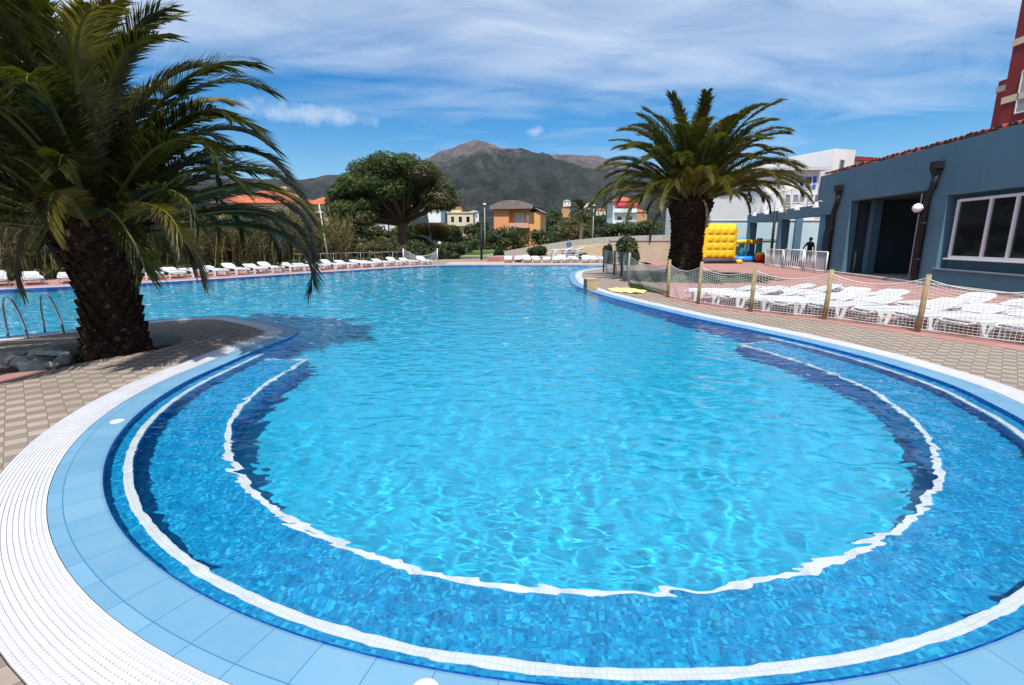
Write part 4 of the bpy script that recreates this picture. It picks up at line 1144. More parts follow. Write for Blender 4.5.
# ------------------------------------------------------------------ dark red tower block
TY = 36.0; tx = AT(1004, 95, TY).x; z73 = AT(998, 73, TY).z
tow = thing('apartment_tower', 'dark red tower block with cream bands above the restaurant roof', 'building', (tx, TY, 0))
M_rd = plain('dark_red_plaster', (0.20, 0.022, 0.024), 0.8, 0.12, 0.6, bump=0.2, bscale=10)
bm = bmesh.new(); box(bm, (6, -5.5, 12), (12, 11, 24)); link('wall', bm, M_rd, tow)
xs = AT(996.5, 95, TY+1.8).x - tx
bm = bmesh.new(); box(bm, (xs+3, 0.9, z73/2), (6, 1.8, z73)); link('stair_shaft', bm, plain('red_plaster', (0.26, 0.034, 0.032), 0.8, 0.1, 1), tow)
for py in (43.5, 101):
    z = AT(1010, py, TY).z; bm = bmesh.new(); box(bm, (6.0, -5.5, z), (12.12, 11.12, 0.42)); link('cream_band', bm, M_tan, tow)
z = AT(999, 90, TY+1.8).z; bm = bmesh.new(); box(bm, (xs+3, 0.93, z), (6.12, 1.9, 0.4)); link('cream_band', bm, M_tan, tow)
for yw in (-2.0, -6.0):
    wn_ = win_unit(tow, 0, 0, 1.9, 2.6, 0, None, M_frame, M_grey); wn_.location = (0.0, yw, AT(1020, 88, TY-2).z); wn_.rotation_euler = (0, 0, R(-90))

# ------------------------------------------------------------------ houses in the distance
def hip_roof(bm, x0, x1, y0, y1, z, h, ov=0.5, mi=0):
    x0 -= ov; x1 += ov; y0 -= ov; y1 += ov
    ym = (y0+y1)/2; i_ = min((x1-x0)/2-0.3, (y1-y0)/2)
    a, b_, c, d = [Vector(p) for p in ((x0, y0, z), (x1, y0, z), (x1, y1, z), (x0, y1, z))]
    r0, r1 = Vector((x0+i_, ym, z+h)), Vector((x1-i_, ym, z+h))
    for f in ((a, b_, r1, r0), (b_, c, r1), (c, d, r0, r1), (d, a, r0), (d, c, b_, a)):
        bm.faces.new([bm.verts.new(p) for p in f]).material_index = mi
HY = 56.0
h1, _ = houseroot('house', 'cream house with orange red tiled roofs behind the reeds and left palm', 'house', 222, HY)
sc_ = HY/490*1.02
def hz(py, Y): return AT(300, py, Y).z
bm = bmesh.new(); box(bm, (4.6, 4, 2.85), (9.2, 8, 5.7)); box(bm, (10.4, 4.5, 2.8), (2.4, 5, 5.6)); link('wall', bm, M_tan, h1)
bm = bmesh.new(); hip_roof(bm, 0, 9.2, 0, 8, 5.6, 1.9, 0.6); hip_roof(bm, 9.0, 11.6, 2, 7, 5.6, 1.0, 0.4)
rf = link('roof', bm, M_terra, h1); bm = bmesh.new(); box(bm, (6.2, 3, 6.9), (0.7, 0.7, 1.4)); link('chimney', bm, M_tan, rf)
for x in (1.5, 4.2, 6.9, 8.3): win_unit(h1, x, 4.1, 1.0, 1.5, 0, None, M_frame, M_glass)
win_unit(h1, 10.4, 4.0, 1.0, 1.4, 2.0, None, M_frame, M_glass)
bm = bmesh.new(); box(bm, (9.0, -0.7, 3.1), (5.2, 1.4, 0.18)); box(bm, (9.0, -1.35, 3.5), (5.2, 0.1, 0.9)); link('balcony', bm, M_white, h1)

OY = 92.0
h2, _ = houseroot('house', 'orange house with a curved grey roof in front of the mountain', 'house', 494, OY, R(-12))
zE = AT(510, 209, OY).z; zR = AT(512, 200.5, OY).z
M_or = plain('orange_plaster', (0.66, 0.27, 0.12), 0.85, 0.08, 0.5); M_or2 = plain('yellow_orange_plaster', (0.66, 0.34, 0.11), 0.85, 0.08, 0.5)
bm = bmesh.new(); box(bm, (1.4, 4, zE/2), (2.8, 8, zE)); box(bm, (4.7, 4.6, zE/2-0.005), (3.8, 7.2, zE-0.01)); link('wall', bm, M_or, h2)
bm = bmesh.new(); box(bm, (7.45, 4.2, zE/2-0.3), (2.0, 7.0, zE-0.6)); link('side_wing', bm, M_or2, h2)
bm = bmesh.new()
pf = [(-0.6 + 7.9*k/10, zE + (zR-zE)*math.sin(math.pi*(0.08+0.84*k/10))**0.8) for k in range(11)]
for (xa, za), (xb, zb) in zip(pf, pf[1:]):
    quad(bm, (xa, -0.7, za), (xb, -0.7, zb), (xb, 8.6, zb), (xa, 8.6, za)); quad(bm, (xa, -0.7, zE-0.05), (xb, -0.7, zE-0.05), (xb, -0.7, zb), (xa, -0.7, za)); quad(bm, (xa, 8.6, zE-0.05), (xa, 8.6, za), (xb, 8.6, zb), (xb, 8.6, zE-0.05))
link('roof', bm, plain('roof_grey_brown', (0.20, 0.17, 0.145), 0.85, 0.2, 1), h2)
bm = bmesh.new(); quad(bm, (6.6, 0.3, zR-0.9), (8.8, 0.3, zE-0.55), (8.8, 8, zE-0.55), (6.6, 8, zR-0.9)); quad(bm, (6.6, 8, zR-1.0), (8.8, 8, zE-0.65), (8.8, 0.3, zE-0.65), (6.6, 0.3, zR-1.0)); link('side_roof', bm, M_grey, h2)
win_unit(h2, 4.6, zE-1.9, 1.5, 2.2, 1.0, None, M_frame, plain('curtained_glass', (0.45, 0.42, 0.42), 0.3)); win_unit(h2, 6.2, zE-1.6, 0.6, 1.2, 1.0, None, M_frame, M_frame)
win_unit(h2, 1.4, zE-4.6, 1.0, 1.5, 0.0, None, M_frame, M_glass2)
bm = bmesh.new(); box(bm, (4.7, 0.2, zE-3.3), (3.7, 1.5, 0.15)); box(bm, (4.7, -0.5, zE-2.9), (3.7, 0.08, 0.8)); link('balcony', bm, plain('balcony_pink', (0.55, 0.33, 0.25), 0.8), h2)

VY = 118.0
h3, _ = houseroot('villa', 'cream villa with a raised attic and three dark windows left of the orange house', 'house', 448, VY)
zV = AT(460, 213, VY).z
bm = bmesh.new(); box(bm, (3, 3.5, zV/2), (6.0, 7, zV)); box(bm, (1.9, 3.4, zV+0.6), (2.2, 4, 1.3)); box(bm, (3, 3.45, zV+0.12), (6.4, 7.3, 0.28)); link('wall', bm, M_tan, h3)
bm = bmesh.new(); hip_roof(bm, 0.8, 3.0, 1.4, 5.4, zV+1.26, 0.6, 0.3); link('roof', bm, M_terra, h3)
for x in (1.2, 3.0, 4.8): win_unit(h3, x, zV-1.7, 0.85, 1.9, 0, None, M_frame, M_glass)
bm = bmesh.new(); box(bm, (3, -0.5, zV-2.9), (5.6, 1.0, 0.15)); box(bm, (3, -0.95, zV-2.5), (5.6, 0.08, 0.7)); link('balcony', bm, M_tan, h3)

AY = 125.0
h4, _ = houseroot('apartment_building', 'white apartment house with red awnings half hidden by the right palm fronds', 'building', 612, AY)
zA = AT(620, 201, AY).z
bm = bmesh.new(); box(bm, (2.9, 4, zA/2), (5.8, 8, zA)); link('wall', bm, M_white, h4)
for k, z in enumerate((zA-1.6, zA-4.4)):
    bm = bmesh.new(); box(bm, (2.9, -0.6, z-1.1), (5.4, 1.2, 0.15)); box(bm, (2.9, -1.15, z-0.65), (5.4, 0.08, 0.8)); link('balcony', bm, M_white, h4)
    win_unit(h4, 1.6, z, 1.2, 1.5, 0, None, M_frame, M_glass2); win_unit(h4, 4.2, z, 1.2, 1.5, 0, None, M_frame, M_glass2)
bm = bmesh.new(); quad(bm, (0.2, -0.02, zA-0.3), (0.2, -1.3, zA-1.0), (5.6, -1.3, zA-1.0), (5.6, -0.02, zA-0.3)); quad(bm, (0.2, -1.3, zA-1.0), (0.2, -1.3, zA-1.6), (5.6, -1.3, zA-1.6), (5.6, -1.3, zA-1.0)); link('awning', bm, plain('awning_red', (0.45, 0.04, 0.05), 0.7), h4)
bm = bmesh.new(); hip_roof(bm, 0, 5.8, 0, 8, zA, 1.3, 0.5); link('roof', bm, M_terra, h4)

HILL = [  # px, py top, width px, distance, wall, roof, label
 (413, 203, 12, 210, 'w', 't', 'white hillside house seen below the right edge of the pine crown'),
 (434, 208, 13, 190, 'w', 'g', 'long low pale building on the slope between pine and cream villa'),
 (396, 217, 14, 150, 't', 't', 'small cream house glimpsed through the limbs of the pine'),
 (362, 220, 22, 140, 'p', 't', 'pinkish house glimpsed left of the pine trunk under its crown'),
 (381, 222, 12, 135, 'w', 'g', 'small white house seen just left of the pine trunk'),
 (567, 201, 7, 330, 'w', 'g', 'small bright white house highest on the slope above the ochre tower house'),
 (566, 207, 8, 240, 'o', 't', 'narrow ochre tower house on the slope right of the orange house'),
 (587, 202, 5, 350, 'w', 't', 'tiny white house alone on the slope above the small far palm'),
 (601, 210, 9, 230, 't', 't', 'cream house on the slope just left of the white apartment house'),
 (640, 212, 14, 210, 'o', 't', 'ochre house on the slope behind the lower fronds of the right palm'),
 (474, 212, 9, 200, 'w', 'g', 'white house on the slope between cream villa and orange house'),
]
WM = {'w': M_white, 't': M_tan, 'p': plain('pink_plaster', (0.52, 0.30, 0.26), 0.85, 0.1, 0.5), 'o': plain('ochre_plaster', (0.52, 0.26, 0.12), 0.85, 0.1, 0.5)}
for px, py, wp, D, wc, rc, lab in HILL:
    p = AT(px, py, D); wd = wp*D/490.0; hh = min(6.5, max(2.8, wd*0.65))
    rr_ = math.hypot(p.x, p.y)
    r_ = thing('house', lab, 'house', (p.x, D, p.z-hh), R((px*37) % 30-15))
    bm = bmesh.new(); box(bm, (0, 3, hh/2-1), (wd, 6, hh+2)); link('wall', bm, WM[wc], r_)
    bm = bmesh.new(); hip_roof(bm, -wd/2, wd/2, 0, 6, hh-0.02, min(1.5, wd*0.22), 0.35); link('roof', bm, M_terra if rc == 't' else M_grey, r_)
    nw = max(2, int(wd/2.6))
    for k in range(nw): win_unit(r_, -wd/2 + wd*(k+0.5)/nw, hh-1.5, min(1.0, wd*0.16), 1.3, 0, None, M_frame, M_glass2)

# ------------------------------------------------------------------ ramp, terrace and slopes beyond the pool
bm = bmesh.new()
def strip(pts_top, zs, depth, z0=-0.05):
    n_ = len(pts_top)
    for (a, za), (b_, zb) in zip(zip(pts_top, zs), zip(pts_top[1:], zs[1:])):
        quad(bm, (a[0], a[1], z0), (b_[0], b_[1], z0), (b_[0], b_[1], zb), (a[0], a[1], za)); quad(bm, (a[0], a[1], za), (b_[0], b_[1], zb), (b_[0]+1, b_[1]+depth, zb), (a[0]+1, a[1]+depth, za))
RP = [(440, 258), (480, 255.5), (505, 251), (540, 245), (570, 240.5), (597, 237.5), (640, 235.5), (700, 234)]
tops = [AT(px, py, 50) for px, py in RP]
strip([(p.x, p.y) for p in tops], [max(0.02, p.z) for p in tops], 5)
struct(link('road', bm, M_conc))
bm = bmesh.new(); base_ = [AT(px, py, 50) for px, py in RP]
for a, b_ in zip(base_[2:], base_[3:]):
    quad(bm, (a.x, 45.2, 0.0), (b_.x, 45.2, 0.0), (b_.x, 49.96, max(0.1, b_.z-0.55)), (a.x, 49.96, max(0.05, a.z-0.55)))
bmesh.ops.subdivide_edges(bm, edges=bm.edges, cuts=6, use_grid_fill=True)
for v in bm.verts: v.co.z += 0.12*noise.noise(v.co*0.9)
struct(link('earth_bank', bm, plain('bare_earth', (0.30, 0.22, 0.14), 0.95, 0.25, 0.8, bump=0.8, bscale=5, dirt=(0.10, 0.11, 0.045))))
tw = thing('retaining_wall', 'low beige terrace wall below the ramp left of the right palm trunk', 'wall', (0, 0, 0))
bm = bmesh.new(); a, b_ = AT(610, 252, 39), AT(668, 250, 37.5)
prism(bm, [(a.x, a.y), (b_.x+4, b_.y), (b_.x+4, b_.y+0.5), (a.x, a.y+0.5)], 0, AT(640, 243.5, 38).z+0.2); link('wall_panel', bm, plain('beige_render', (0.42, 0.34, 0.25), 0.9, 0.15, 1, dirt=(0.3, 0.25, 0.19)), tw)
bm = bmesh.new(); prism(bm, [(a.x-.05, a.y-.06), (b_.x+4, b_.y-.06), (b_.x+4, b_.y+0.56), (a.x-.05, a.y+0.56)], AT(640, 243.5, 38).z+0.2, AT(640, 243.5, 38).z+0.3); link('coping', bm, M_conc, tw)
bm = bmesh.new(); a, b_ = AT(420, 247, 52), AT(500, 247, 56)
prism(bm, [(a.x-6, 50.5), (AT(500, 247, 51).x, 51.5), (AT(505, 247, 62).x, 62), (a.x-6, 62)], -0.05, 0.45)
struct(link('lawn', bm, plain('bright_lawn', (0.075, 0.125, 0.025), 0.95, 0.3, 1.5, bump=0.7, bscale=14)))
# grass mound with the big palm
bm = bmesh.new()
mc = Vector((pr.x+0.4, 20.6)); mound = [(mc.x + (3.2+0.25*math.sin(3*a))*math.cos(a), mc.y + 2.0*math.sin(a)) for a in [2*math.pi*k/40 for k in range(40)]]
cv = bm.verts.new((mc.x, mc.y, 0.26)); r1 = [bm.verts.new((mc.x+(x-mc.x)*.6, mc.y+(y-mc.y)*.6, 0.2)) for x, y in mound]; r2 = [bm.verts.new((x, y, 0.0)) for x, y in mound]
for k in range(40):
    bm.faces.new((cv, r1[k], r1[(k+1) % 40])).smooth = True; bm.faces.new((r1[k], r2[k], r2[(k+1) % 40], r1[(k+1) % 40])).smooth = True
M_grass = plain('mound_grass', (0.045, 0.075, 0.018), 0.95, 0.35, 3, bump=0.8, bscale=40)
struct(link('lawn', bm, M_grass))
gpoly = [G(x, y) for x, y in ((628, 284), (640, 285.5), (655, 289), (668, 293), (663, 294.5), (645, 291.5), (630, 287.5))]
bm = bmesh.new(); sheet(bm, [[(p.x, p.y) for p in gpoly]], 0.008); struct(link('lawn', bm, M_grass))
def grass(name, label, fn, n, hgt, seed, mats):
    rd = random.Random(seed); bm = bmesh.new()
    for _ in range(n):
        x, y, z = fn(rd); a = rd.uniform(0, 6.28); h_ = hgt*rd.uniform(.6, 1.3); wv = Vector((math.cos(a), math.sin(a), 0))*0.008
        p = Vector((x, y, z)); q = p + Vector((rd.gauss(0, .35)*h_, rd.gauss(0, .35)*h_, h_))
        bm.faces.new([bm.verts.new(v) for v in (p-wv, p+wv, q)]).material_index = rd.randrange(len(mats))
    return tag(struct(link(name, bm, mats), 'stuff'), label, 'grass')
def fm(rd):
    a = rd.uniform(0, 6.28); r_ = math.sqrt(rd.random()); return mc.x+3.1*r_*math.cos(a), mc.y+1.95*r_*math.sin(a), 0.26*(1-r_)+0.0
grass('grass', 'short green grass on the mound round the right palm trunk', fm, 6000, 0.12, 3, [M_leafm, M_leafd])
gc = [(p.x, p.y) for p in gpoly]
def fg(rd):
    while True:
        x, y = rd.uniform(min(p[0] for p in gc), max(p[0] for p in gc)), rd.uniform(min(p[1] for p in gc), max(p[1] for p in gc))
        if inside(gc, x, y): return x, y, 0.0
grass('grass', 'strip of green grass along the foot of the net fence by the yellow cloth', fg, 3500, 0.07, 4, [M_leafm])

# ------------------------------------------------------------------ sun loungers
def make_lounger(deg=16):
    root = thing('sun_lounger', 'x', 'sun lounger')
    bm = bmesh.new()
    for sy in (-1, 1):
        tube(bm, [(0.0, sy*0.27, 0.255), (0.10, sy*0.30, 0.30), (0.6, sy*0.31, 0.315), (1.25, sy*0.31, 0.33)], [0.022, 0.03, 0.032, 0.032], 8)
    tube(bm, [(0.0, -0.27, 0.255), (-0.03, -0.15, 0.25), (-0.03, 0.15, 0.25), (0.0, 0.27, 0.255)], 0.026, 8)
    for k in range(12):
        x = 0.06 + k*0.10; box(bm, (x+0.04, 0, 0.295+0.03*min(1, x*2)-0.012*math.sin(x*2.4)), (0.088, 0.60, 0.028), bev=0.008)
    link('seat', bm, M_plast, root)
    bm = bmesh.new(); ang = R(deg); ca, sa = math.cos(ang), math.sin(ang)
    def bp(s, y, h_=0.0): return (1.27 + s*ca - h_*sa, y, 0.325 + s*sa + h_*ca)
    for sy in (-1, 1): tube(bm, [bp(0, sy*0.29), bp(0.3, sy*0.305, 0.01), bp(0.46, sy*0.27, 0.0), bp(0.55, sy*0.16, -0.025)], 0.03, 8)
    tube(bm, [bp(0.55, -0.16, -.025), bp(0.57, 0, -.03), bp(0.55, 0.16, -.025)], 0.03, 8)
    MB_ = Matrix.Translation((1.27, 0, 0.325)) @ Matrix.Rotation(-ang, 4, 'Y')
    for k in range(4): box(bm, (0.05+k*0.098, 0, 0.008), (0.088, 0.58, 0.026), bev=0.008, M=MB_)
    box(bm, (0.465, 0, 0.0), (0.13, 0.46, 0.03), bev=0.012, M=MB_)
    link('backrest', bm, M_plast, root)
    for x, dx in ((0.30, -0.05), (1.22, 0.10)):
        for sy in (-1, 1):
            bm = bmesh.new(); y = sy*0.315
            for a, w_ in ((-0.09, 0.045), (0.09, 0.045)):
                prism(bm, [(x+a-w_, y-0.018), (x+a+w_, y-0.018), (x+a+w_, y+0.018), (x+a-w_, y+0.018)], 0.0, 0.30)
            for v in bm.verts:
                if v.co.z < 0.1: v.co.x = x + dx + (v.co.x-x)*0.55
                v.co.y += sy*(0.03*(1-v.co.z/0.3))
            box(bm, (x, y, 0.285), (0.30, 0.04, 0.07), bev=0.01); box(bm, (x+dx, y+sy*0.03, 0.03), (0.17, 0.042, 0.05), bev=0.01)
            link('leg', bm, M_plast, root)
    return root
LGS = [make_lounger(17), make_lounger(27), make_lounger(8)]; LG_used = [False]*3
for p_ in LGS: p_.scale = (1.0, 1.0, 0.84)
LG_n = [0]
def lounger(loc, rz, label, group, sc_l=None):
    q = (0, 1, 0, 2, 0, 0, 1, 0, 2, 0, 1)[LG_n[0] % 11]; LG_n[0] += 1
    p_ = LGS[q]
    if not LG_used[q]:
        LG_used[q] = True; p_.location = loc; p_.rotation_euler = (0, 0, rz); p_['label'] = label; p_['group'] = group; return p_
    return dup(p_, loc, rz, label, group, sc_l)
# fence line on the right and the two rows of loungers behind it
FP = [G(667.8, 297.6), G(698, 304), G(750.5, 311.8), G(824, 319.5), G(917, 332)]
FP = [Vector((p.x, p.y)) for p in FP]; FP.append(FP[-1] + (FP[-1]-FP[-2])*1.1); FP.append(FP[-1] + (FP[-2]-FP[-3])*1.05)
def fence_at(s):
    L_ = 0
    for a, b_ in zip(FP, FP[1:]):
        l = (b_-a).length
        if s <= L_+l: return a + (b_-a)*((s-L_)/l), (b_-a).normalized()
        L_ += l
    return FP[-1], (FP[-1]-FP[-2]).normalized()
rl = random.Random(17); LROT = R(-32)
def on_right(row, n_, s0, ds, offx, desc):
    for k in range(n_):
        p, d = fence_at(s0 + k*ds); nn = Vector((-d.y, d.x))
        if nn.x < 0: nn = -nn
        q = p + nn*(offx + rl.uniform(-.06, .10))
        a = math.atan2(nn.y, nn.x) + R(rl.uniform(-6, 6)) + LROT
        e = ' counted from the grass mound' if k < n_-2 else ' counted from the grass mound'
        lounger((q.x, q.y, 0.004), a, 'white sun lounger behind the net fence, %s from the grass mound in the %s row' % (ORD[k], desc), 'sun loungers behind the net fence')
on_right(0, 11, 0.50, 0.75, 0.24, 'front')
on_right(1, 10, 0.35, 0.78, 2.05, 'rear')
# left edge row
s = 0.0; k = 0; i = i1; step = 0.92
seq = list(range(i0, i1)); acc = 0; nxt = 0.4; places = []
for ii in seq:
    acc += (off(ii, 1.3) - off(ii+1, 1.3)).length
    if acc >= nxt: places.append(ii); nxt += step
for k, ii in enumerate(places[:28]):
    p = off(ii, 1.45); nn = NRM[ii % NO]
    lounger((p.x, p.y, 0.004), math.atan2(nn.y, nn.x) + R(rl.uniform(-7, 7)), 'white sun lounger on the far left pool edge, %s from the sagging white net' % ORD[k], 'sun loungers along the left pool edge', 0.88)
# far end row
for k in range(11):
    px = 508 + k*9.7; p = AT(px, 262, 35.6 + 0.3*math.sin(k*2.1))
    lounger((p.x, p.y, 0.006), R(90)+R(rl.uniform(-8, 8)), 'white sun lounger at the far end of the pool, %s from the raised red slab' % ORD[k], 'sun loungers at the far end', 0.9)
# pile of stacked loungers
for c, xo in ((0, 0.0), (1, 0.85)):
    for k in range(4):
        p = AT(549, 256, 40.0)
        lounger((p.x+xo+0.05*k, p.y, 0.0+k*0.2), R(8)+R(rl.uniform(-2, 2)), 'white lounger in the %s pile beyond the far end, %s from the ground' % (('left', 'right')[c], ORD[k]), 'stacked loungers beyond the far end')

# ------------------------------------------------------------------ net fence
M_net = plain('net_white', (0.64, 0.64, 0.63), 0.7, 0.05, 4)
M_netg = plain('net_grey_green', (0.30, 0.33, 0.30), 0.7, 0.1, 4)
FL = [G(603.5, 271.5), G(614, 275), G(621.5, 278), G(628.5, 282.5)]
FL = [Vector((p.x, p.y)) for p in FL]
nf = thing('net_fence', 'white cord net fence on wooden and dark posts between pool deck and loungers', 'fence', (FP[0].x, FP[0].y, 0))
o0 = Vector((FP[0].x, FP[0].y, 0))
for k, p in enumerate(FP):
    bm = bmesh.new(); ln = Vector((rl.uniform(-.02, .03), rl.uniform(-.02, .02), 0)); hh = 1.07 if k > 1 else 1.12
    b0 = Vector((p.x, p.y, -0.05))-o0; tube(bm, [b0, b0+Vector((0, 0, .5))+ln*.5, b0+Vector((0, 0, hh))+ln], [0.046, 0.044, 0.04], 10)
    link('post', bm, M_wood, nf)
for k, p in enumerate(FL):
    bm = bmesh.new(); b0 = Vector((p.x, p.y, -0.05))-o0; tube(bm, [b0, b0+Vector((0, 0, 1.18))], 0.045 if k < 3 else 0.04, 8); o_ = link('post', bm, M_black if k < 3 else M_grey, nf); o_['label'] = 'dark metal post'
def net_span(a, b_, h0, h1, sag, cell, mat, r_=0.0036, zlow=0.06, n_side=3):
    bm = bmesh.new(); L_ = (b_-a).length; nu = max(2, int(L_/cell)); nv = max(2, int(h0/cell))
    d = (b_-a).normalized(); nn = Vector((-d.y, d.x, 0))
    def P(u, v):
        top_ = h0 + (h1-h0)*u - sag*4*u*(1-u)
        p = a + (b_-a)*u; z = zlow + (top_-zlow)*v
        w_ = 0.035*math.sin(u*9+v*4) * math.sin(math.pi*u)
        return Vector((p.x, p.y, z)) + nn*w_ - o0
    for i in range(nu+1): tube(bm, [P(i/nu, j/6) for j in range(7)], r_, n_side, cap=False)
    for j in range(nv+1):
        tube(bm, [P(i/12, j/nv) for i in range(13)], r_*(2.2 if j in (0, nv) else 1), n_side, cap=False)
    return link('net', bm, mat, nf)
for a, b_ in zip(FP, FP[1:]): net_span(a, b_, 0.95, 0.95, 0.16, 0.062, M_net)
net_span(FL[-1], FP[0], 1.0, 0.95, 0.18, 0.075, M_netg, 0.004)
for a, b_ in zip(FL, FL[1:]): net_span(a, b_, 1.1, 1.1, 0.03, 0.08, M_netg, 0.004)

# ------------------------------------------------------------------ things on the deck
p = G(592.3, 290); bx = thing('wooden_box', 'tan wooden box standing on the white grate of the far right pool corner', 'box', (p.x, p.y, 0.003), R(10))
bm = bmesh.new(); box(bm, (0, 0.17, 0.17), (0.36, 0.34, 0.34), bev=0.012); link('box_body', bm, plain('plywood_tan', (0.45, 0.30, 0.15), 0.75, 0.15, 5), bx)
bm = bmesh.new(); box(bm, (0, 0.17, 0.35), (0.385, 0.365, 0.03), bev=0.006); link('lid', bm, plain('plywood_lid', (0.50, 0.36, 0.20), 0.75, 0.1, 5), bx)
bm = bmesh.new(); box(bm, (-0.19, 0.17, 0.17), (0.02, 0.30, 0.30)); link('side_panel', bm, plain('dark_panel', (0.08, 0.08, 0.08), 0.7), bx)
# yellow cloth
cl = [G(x, y) for x, y in ((606, 289.5), (622, 288.2), (636, 289.3), (648, 291.5), (645, 293.8), (630, 293.8), (612, 292.6))]
c0_ = sum((Vector((p.x, p.y)) for p in cl), Vector((0, 0)))/len(cl)
bm = bmesh.new(); rd = random.Random(2); gn = 26; G_ = {}
lo = Vector((min(p.x for p in cl), min(p.y for p in cl))); hi = Vector((max(p.x for p in cl), max(p.y for p in cl)))
for i_ in range(gn+1):
    for j_ in range(gn+1):
        x = lo.x+(hi.x-lo.x)*i_/gn; y = lo.y+(hi.y-lo.y)*j_/gn
        if inside([(p.x, p.y) for p in cl], x, y): G_[i_, j_] = bm.verts.new((x-c0_.x, y-c0_.y, 0.02+0.06*abs(noise.noise(Vector((x*3.2, y*2.2, 0.4))))))
for (i_, j_) in list(G_):
    q = [(i_, j_), (i_+1, j_), (i_+1, j_+1), (i_, j_+1)]
    if all(k in G_ for k in q): bm.faces.new([G_[k] for k in q]).smooth = True
for v in [v for v in bm.verts if not v.link_faces]: bm.verts.remove(v)
r = bmesh.ops.extrude_face_region(bm, geom=list(bm.faces))
for v in [g for g in r['geom'] if isinstance(g, bmesh.types.BMVert)]: v.co.z -= 0.012
cloth = link('yellow_cloth', bm, plain('pale_yellow_cloth', (0.62, 0.55, 0.22), 0.9, 0.1, 6)); cloth.location = (c0_.x, c0_.y, 0)
tag(cloth, 'crumpled pale yellow cloth lying on the pavers beside the grass strip', 'cloth')
# ladder behind the left palm
ldr_p = [G(25.8, 338.2), G(62.2, 332.8)]
mid = (ldr_p[0]+ldr_p[1])/2; along = (ldr_p[1]-ldr_p[0]); along.z = 0; along.normalize(); outn = Vector((-along.y, along.x, 0))
if outn.y < 0: outn = -outn
lad = thing('pool_ladder', 'stainless steel pool ladder handrails on the island edge left of the big palm', 'ladder', mid)
for p in ldr_p:
    b0 = p-mid; bm = bmesh.new()
    pts = [b0+outn*a+Vector((0, 0, z)) for a, z in ((-0.05, -0.02), (-0.03, 0.18), (0.04, 0.42), (0.14, 0.60), (0.26, 0.69), (0.37, 0.67), (0.44, 0.58), (0.47, 0.44), (0.48, 0.1), (0.50, -0.7))]
    tube(bm, pts, 0.021, 10); link('handrail', bm, M_steel, lad)
    bm = bmesh.new(); lathe(bm, [(0.05, 0), (0.05, 0.012), (0.03, 0.03)], 14, pts[0]+Vector((0, 0, 0.02))); link('base_flange', bm, M_steel, lad)
for z in (-0.25, -0.5):
    bm = bmesh.new(); a, b_ = ldr_p[0]-mid+outn*0.49, ldr_p[1]-mid+outn*0.49; c = (a+b_)/2+Vector((0, 0, z)); box(bm, c, ((b_-a).length, 0.08, 0.03), math.atan2(along.y, along.x), 0.006); link('step', bm, M_steel, lad)
# stones and slab in the planter
rs = random.Random(31)
M_st = [plain('stone_grey', (0.22, 0.21, 0.20), 0.9, 0.25, 7, bump=0.6, bscale=25), plain('stone_pale', (0.42, 0.37, 0.30), 0.9, 0.2, 7, bump=0.5, bscale=25), plain('stone_dark', (0.10, 0.095, 0.09), 0.9, 0.3, 7, bump=0.6, bscale=25)]
STN = [(22, 363, .13, 1, 'rounded pale beige stone at the front left of the planter'), (33, 368, .15, 1, 'large tan stone nearest the red planter paving'), (12, 361, .09, 0, 'small grey stone at the left end of the planter stones'), (27, 356, .12, 2, 'dark stone leaning behind the tan stone'),
       (41, 362, .12, 0, 'grey stone right of the large tan stone'), (47, 357, .15, 0, 'big grey stone in the middle of the planter heap'), (53, 362, .11, 2, 'dark stone in front of the middle grey stone'), (58, 356, .14, 0, 'grey stone between the slab and the palm trunk'),
       (63, 362, .11, 0, 'flat grey stone closest to the palm trunk'), (51, 366, .08, 1, 'little pale stone at the planter front edge'), (66, 354, .10, 2, 'dark stone tucked against the palm trunk'), (36, 356, .10, 1, 'pale stone under the left side of the slab')]
for k, (px, py, r_, mi, lab) in enumerate(STN):
    p = G(px, py, -0.12); bm = bmesh.new(); bmesh.ops.create_icosphere(bm, subdivisions=3, radius=1)
    sx, sy, sz = r_*rs.uniform(.9, 1.4), r_*rs.uniform(.8, 1.1), r_*rs.uniform(.55, .85)
    for v in bm.verts:
        nz = 1 + 0.28*noise.noise(v.co*1.3+Vector((k*3.1, 0, 0))) + 0.10*noise.noise(v.co*3.5+Vector((0, k*2.7, 0)))
        v.co = Vector((v.co.x*sx, v.co.y*sy, v.co.z*sz))*nz
    o_ = link('stone', bm, M_st[mi], None, True); o_.location = (p.x, p.y, -0.11); o_.rotation_euler = (rs.uniform(-.4, .4), rs.uniform(-.4, .4), rs.uniform(0, 6))
    tag(o_, lab, 'stone', 'stones in the planter')
p = G(47, 350, 0.05); bm = bmesh.new(); box(bm, (0, 0, 0), (0.46, 0.30, 0.075), bev=0.012)
o_ = link('concrete_slab', bm, M_conc); o_.location = (p.x, p.y+0.1, -0.02); o_.rotation_euler = (R(-14), R(8), R(20)); tag(o_, 'grey concrete slab resting on top of the planter stones', 'slab')
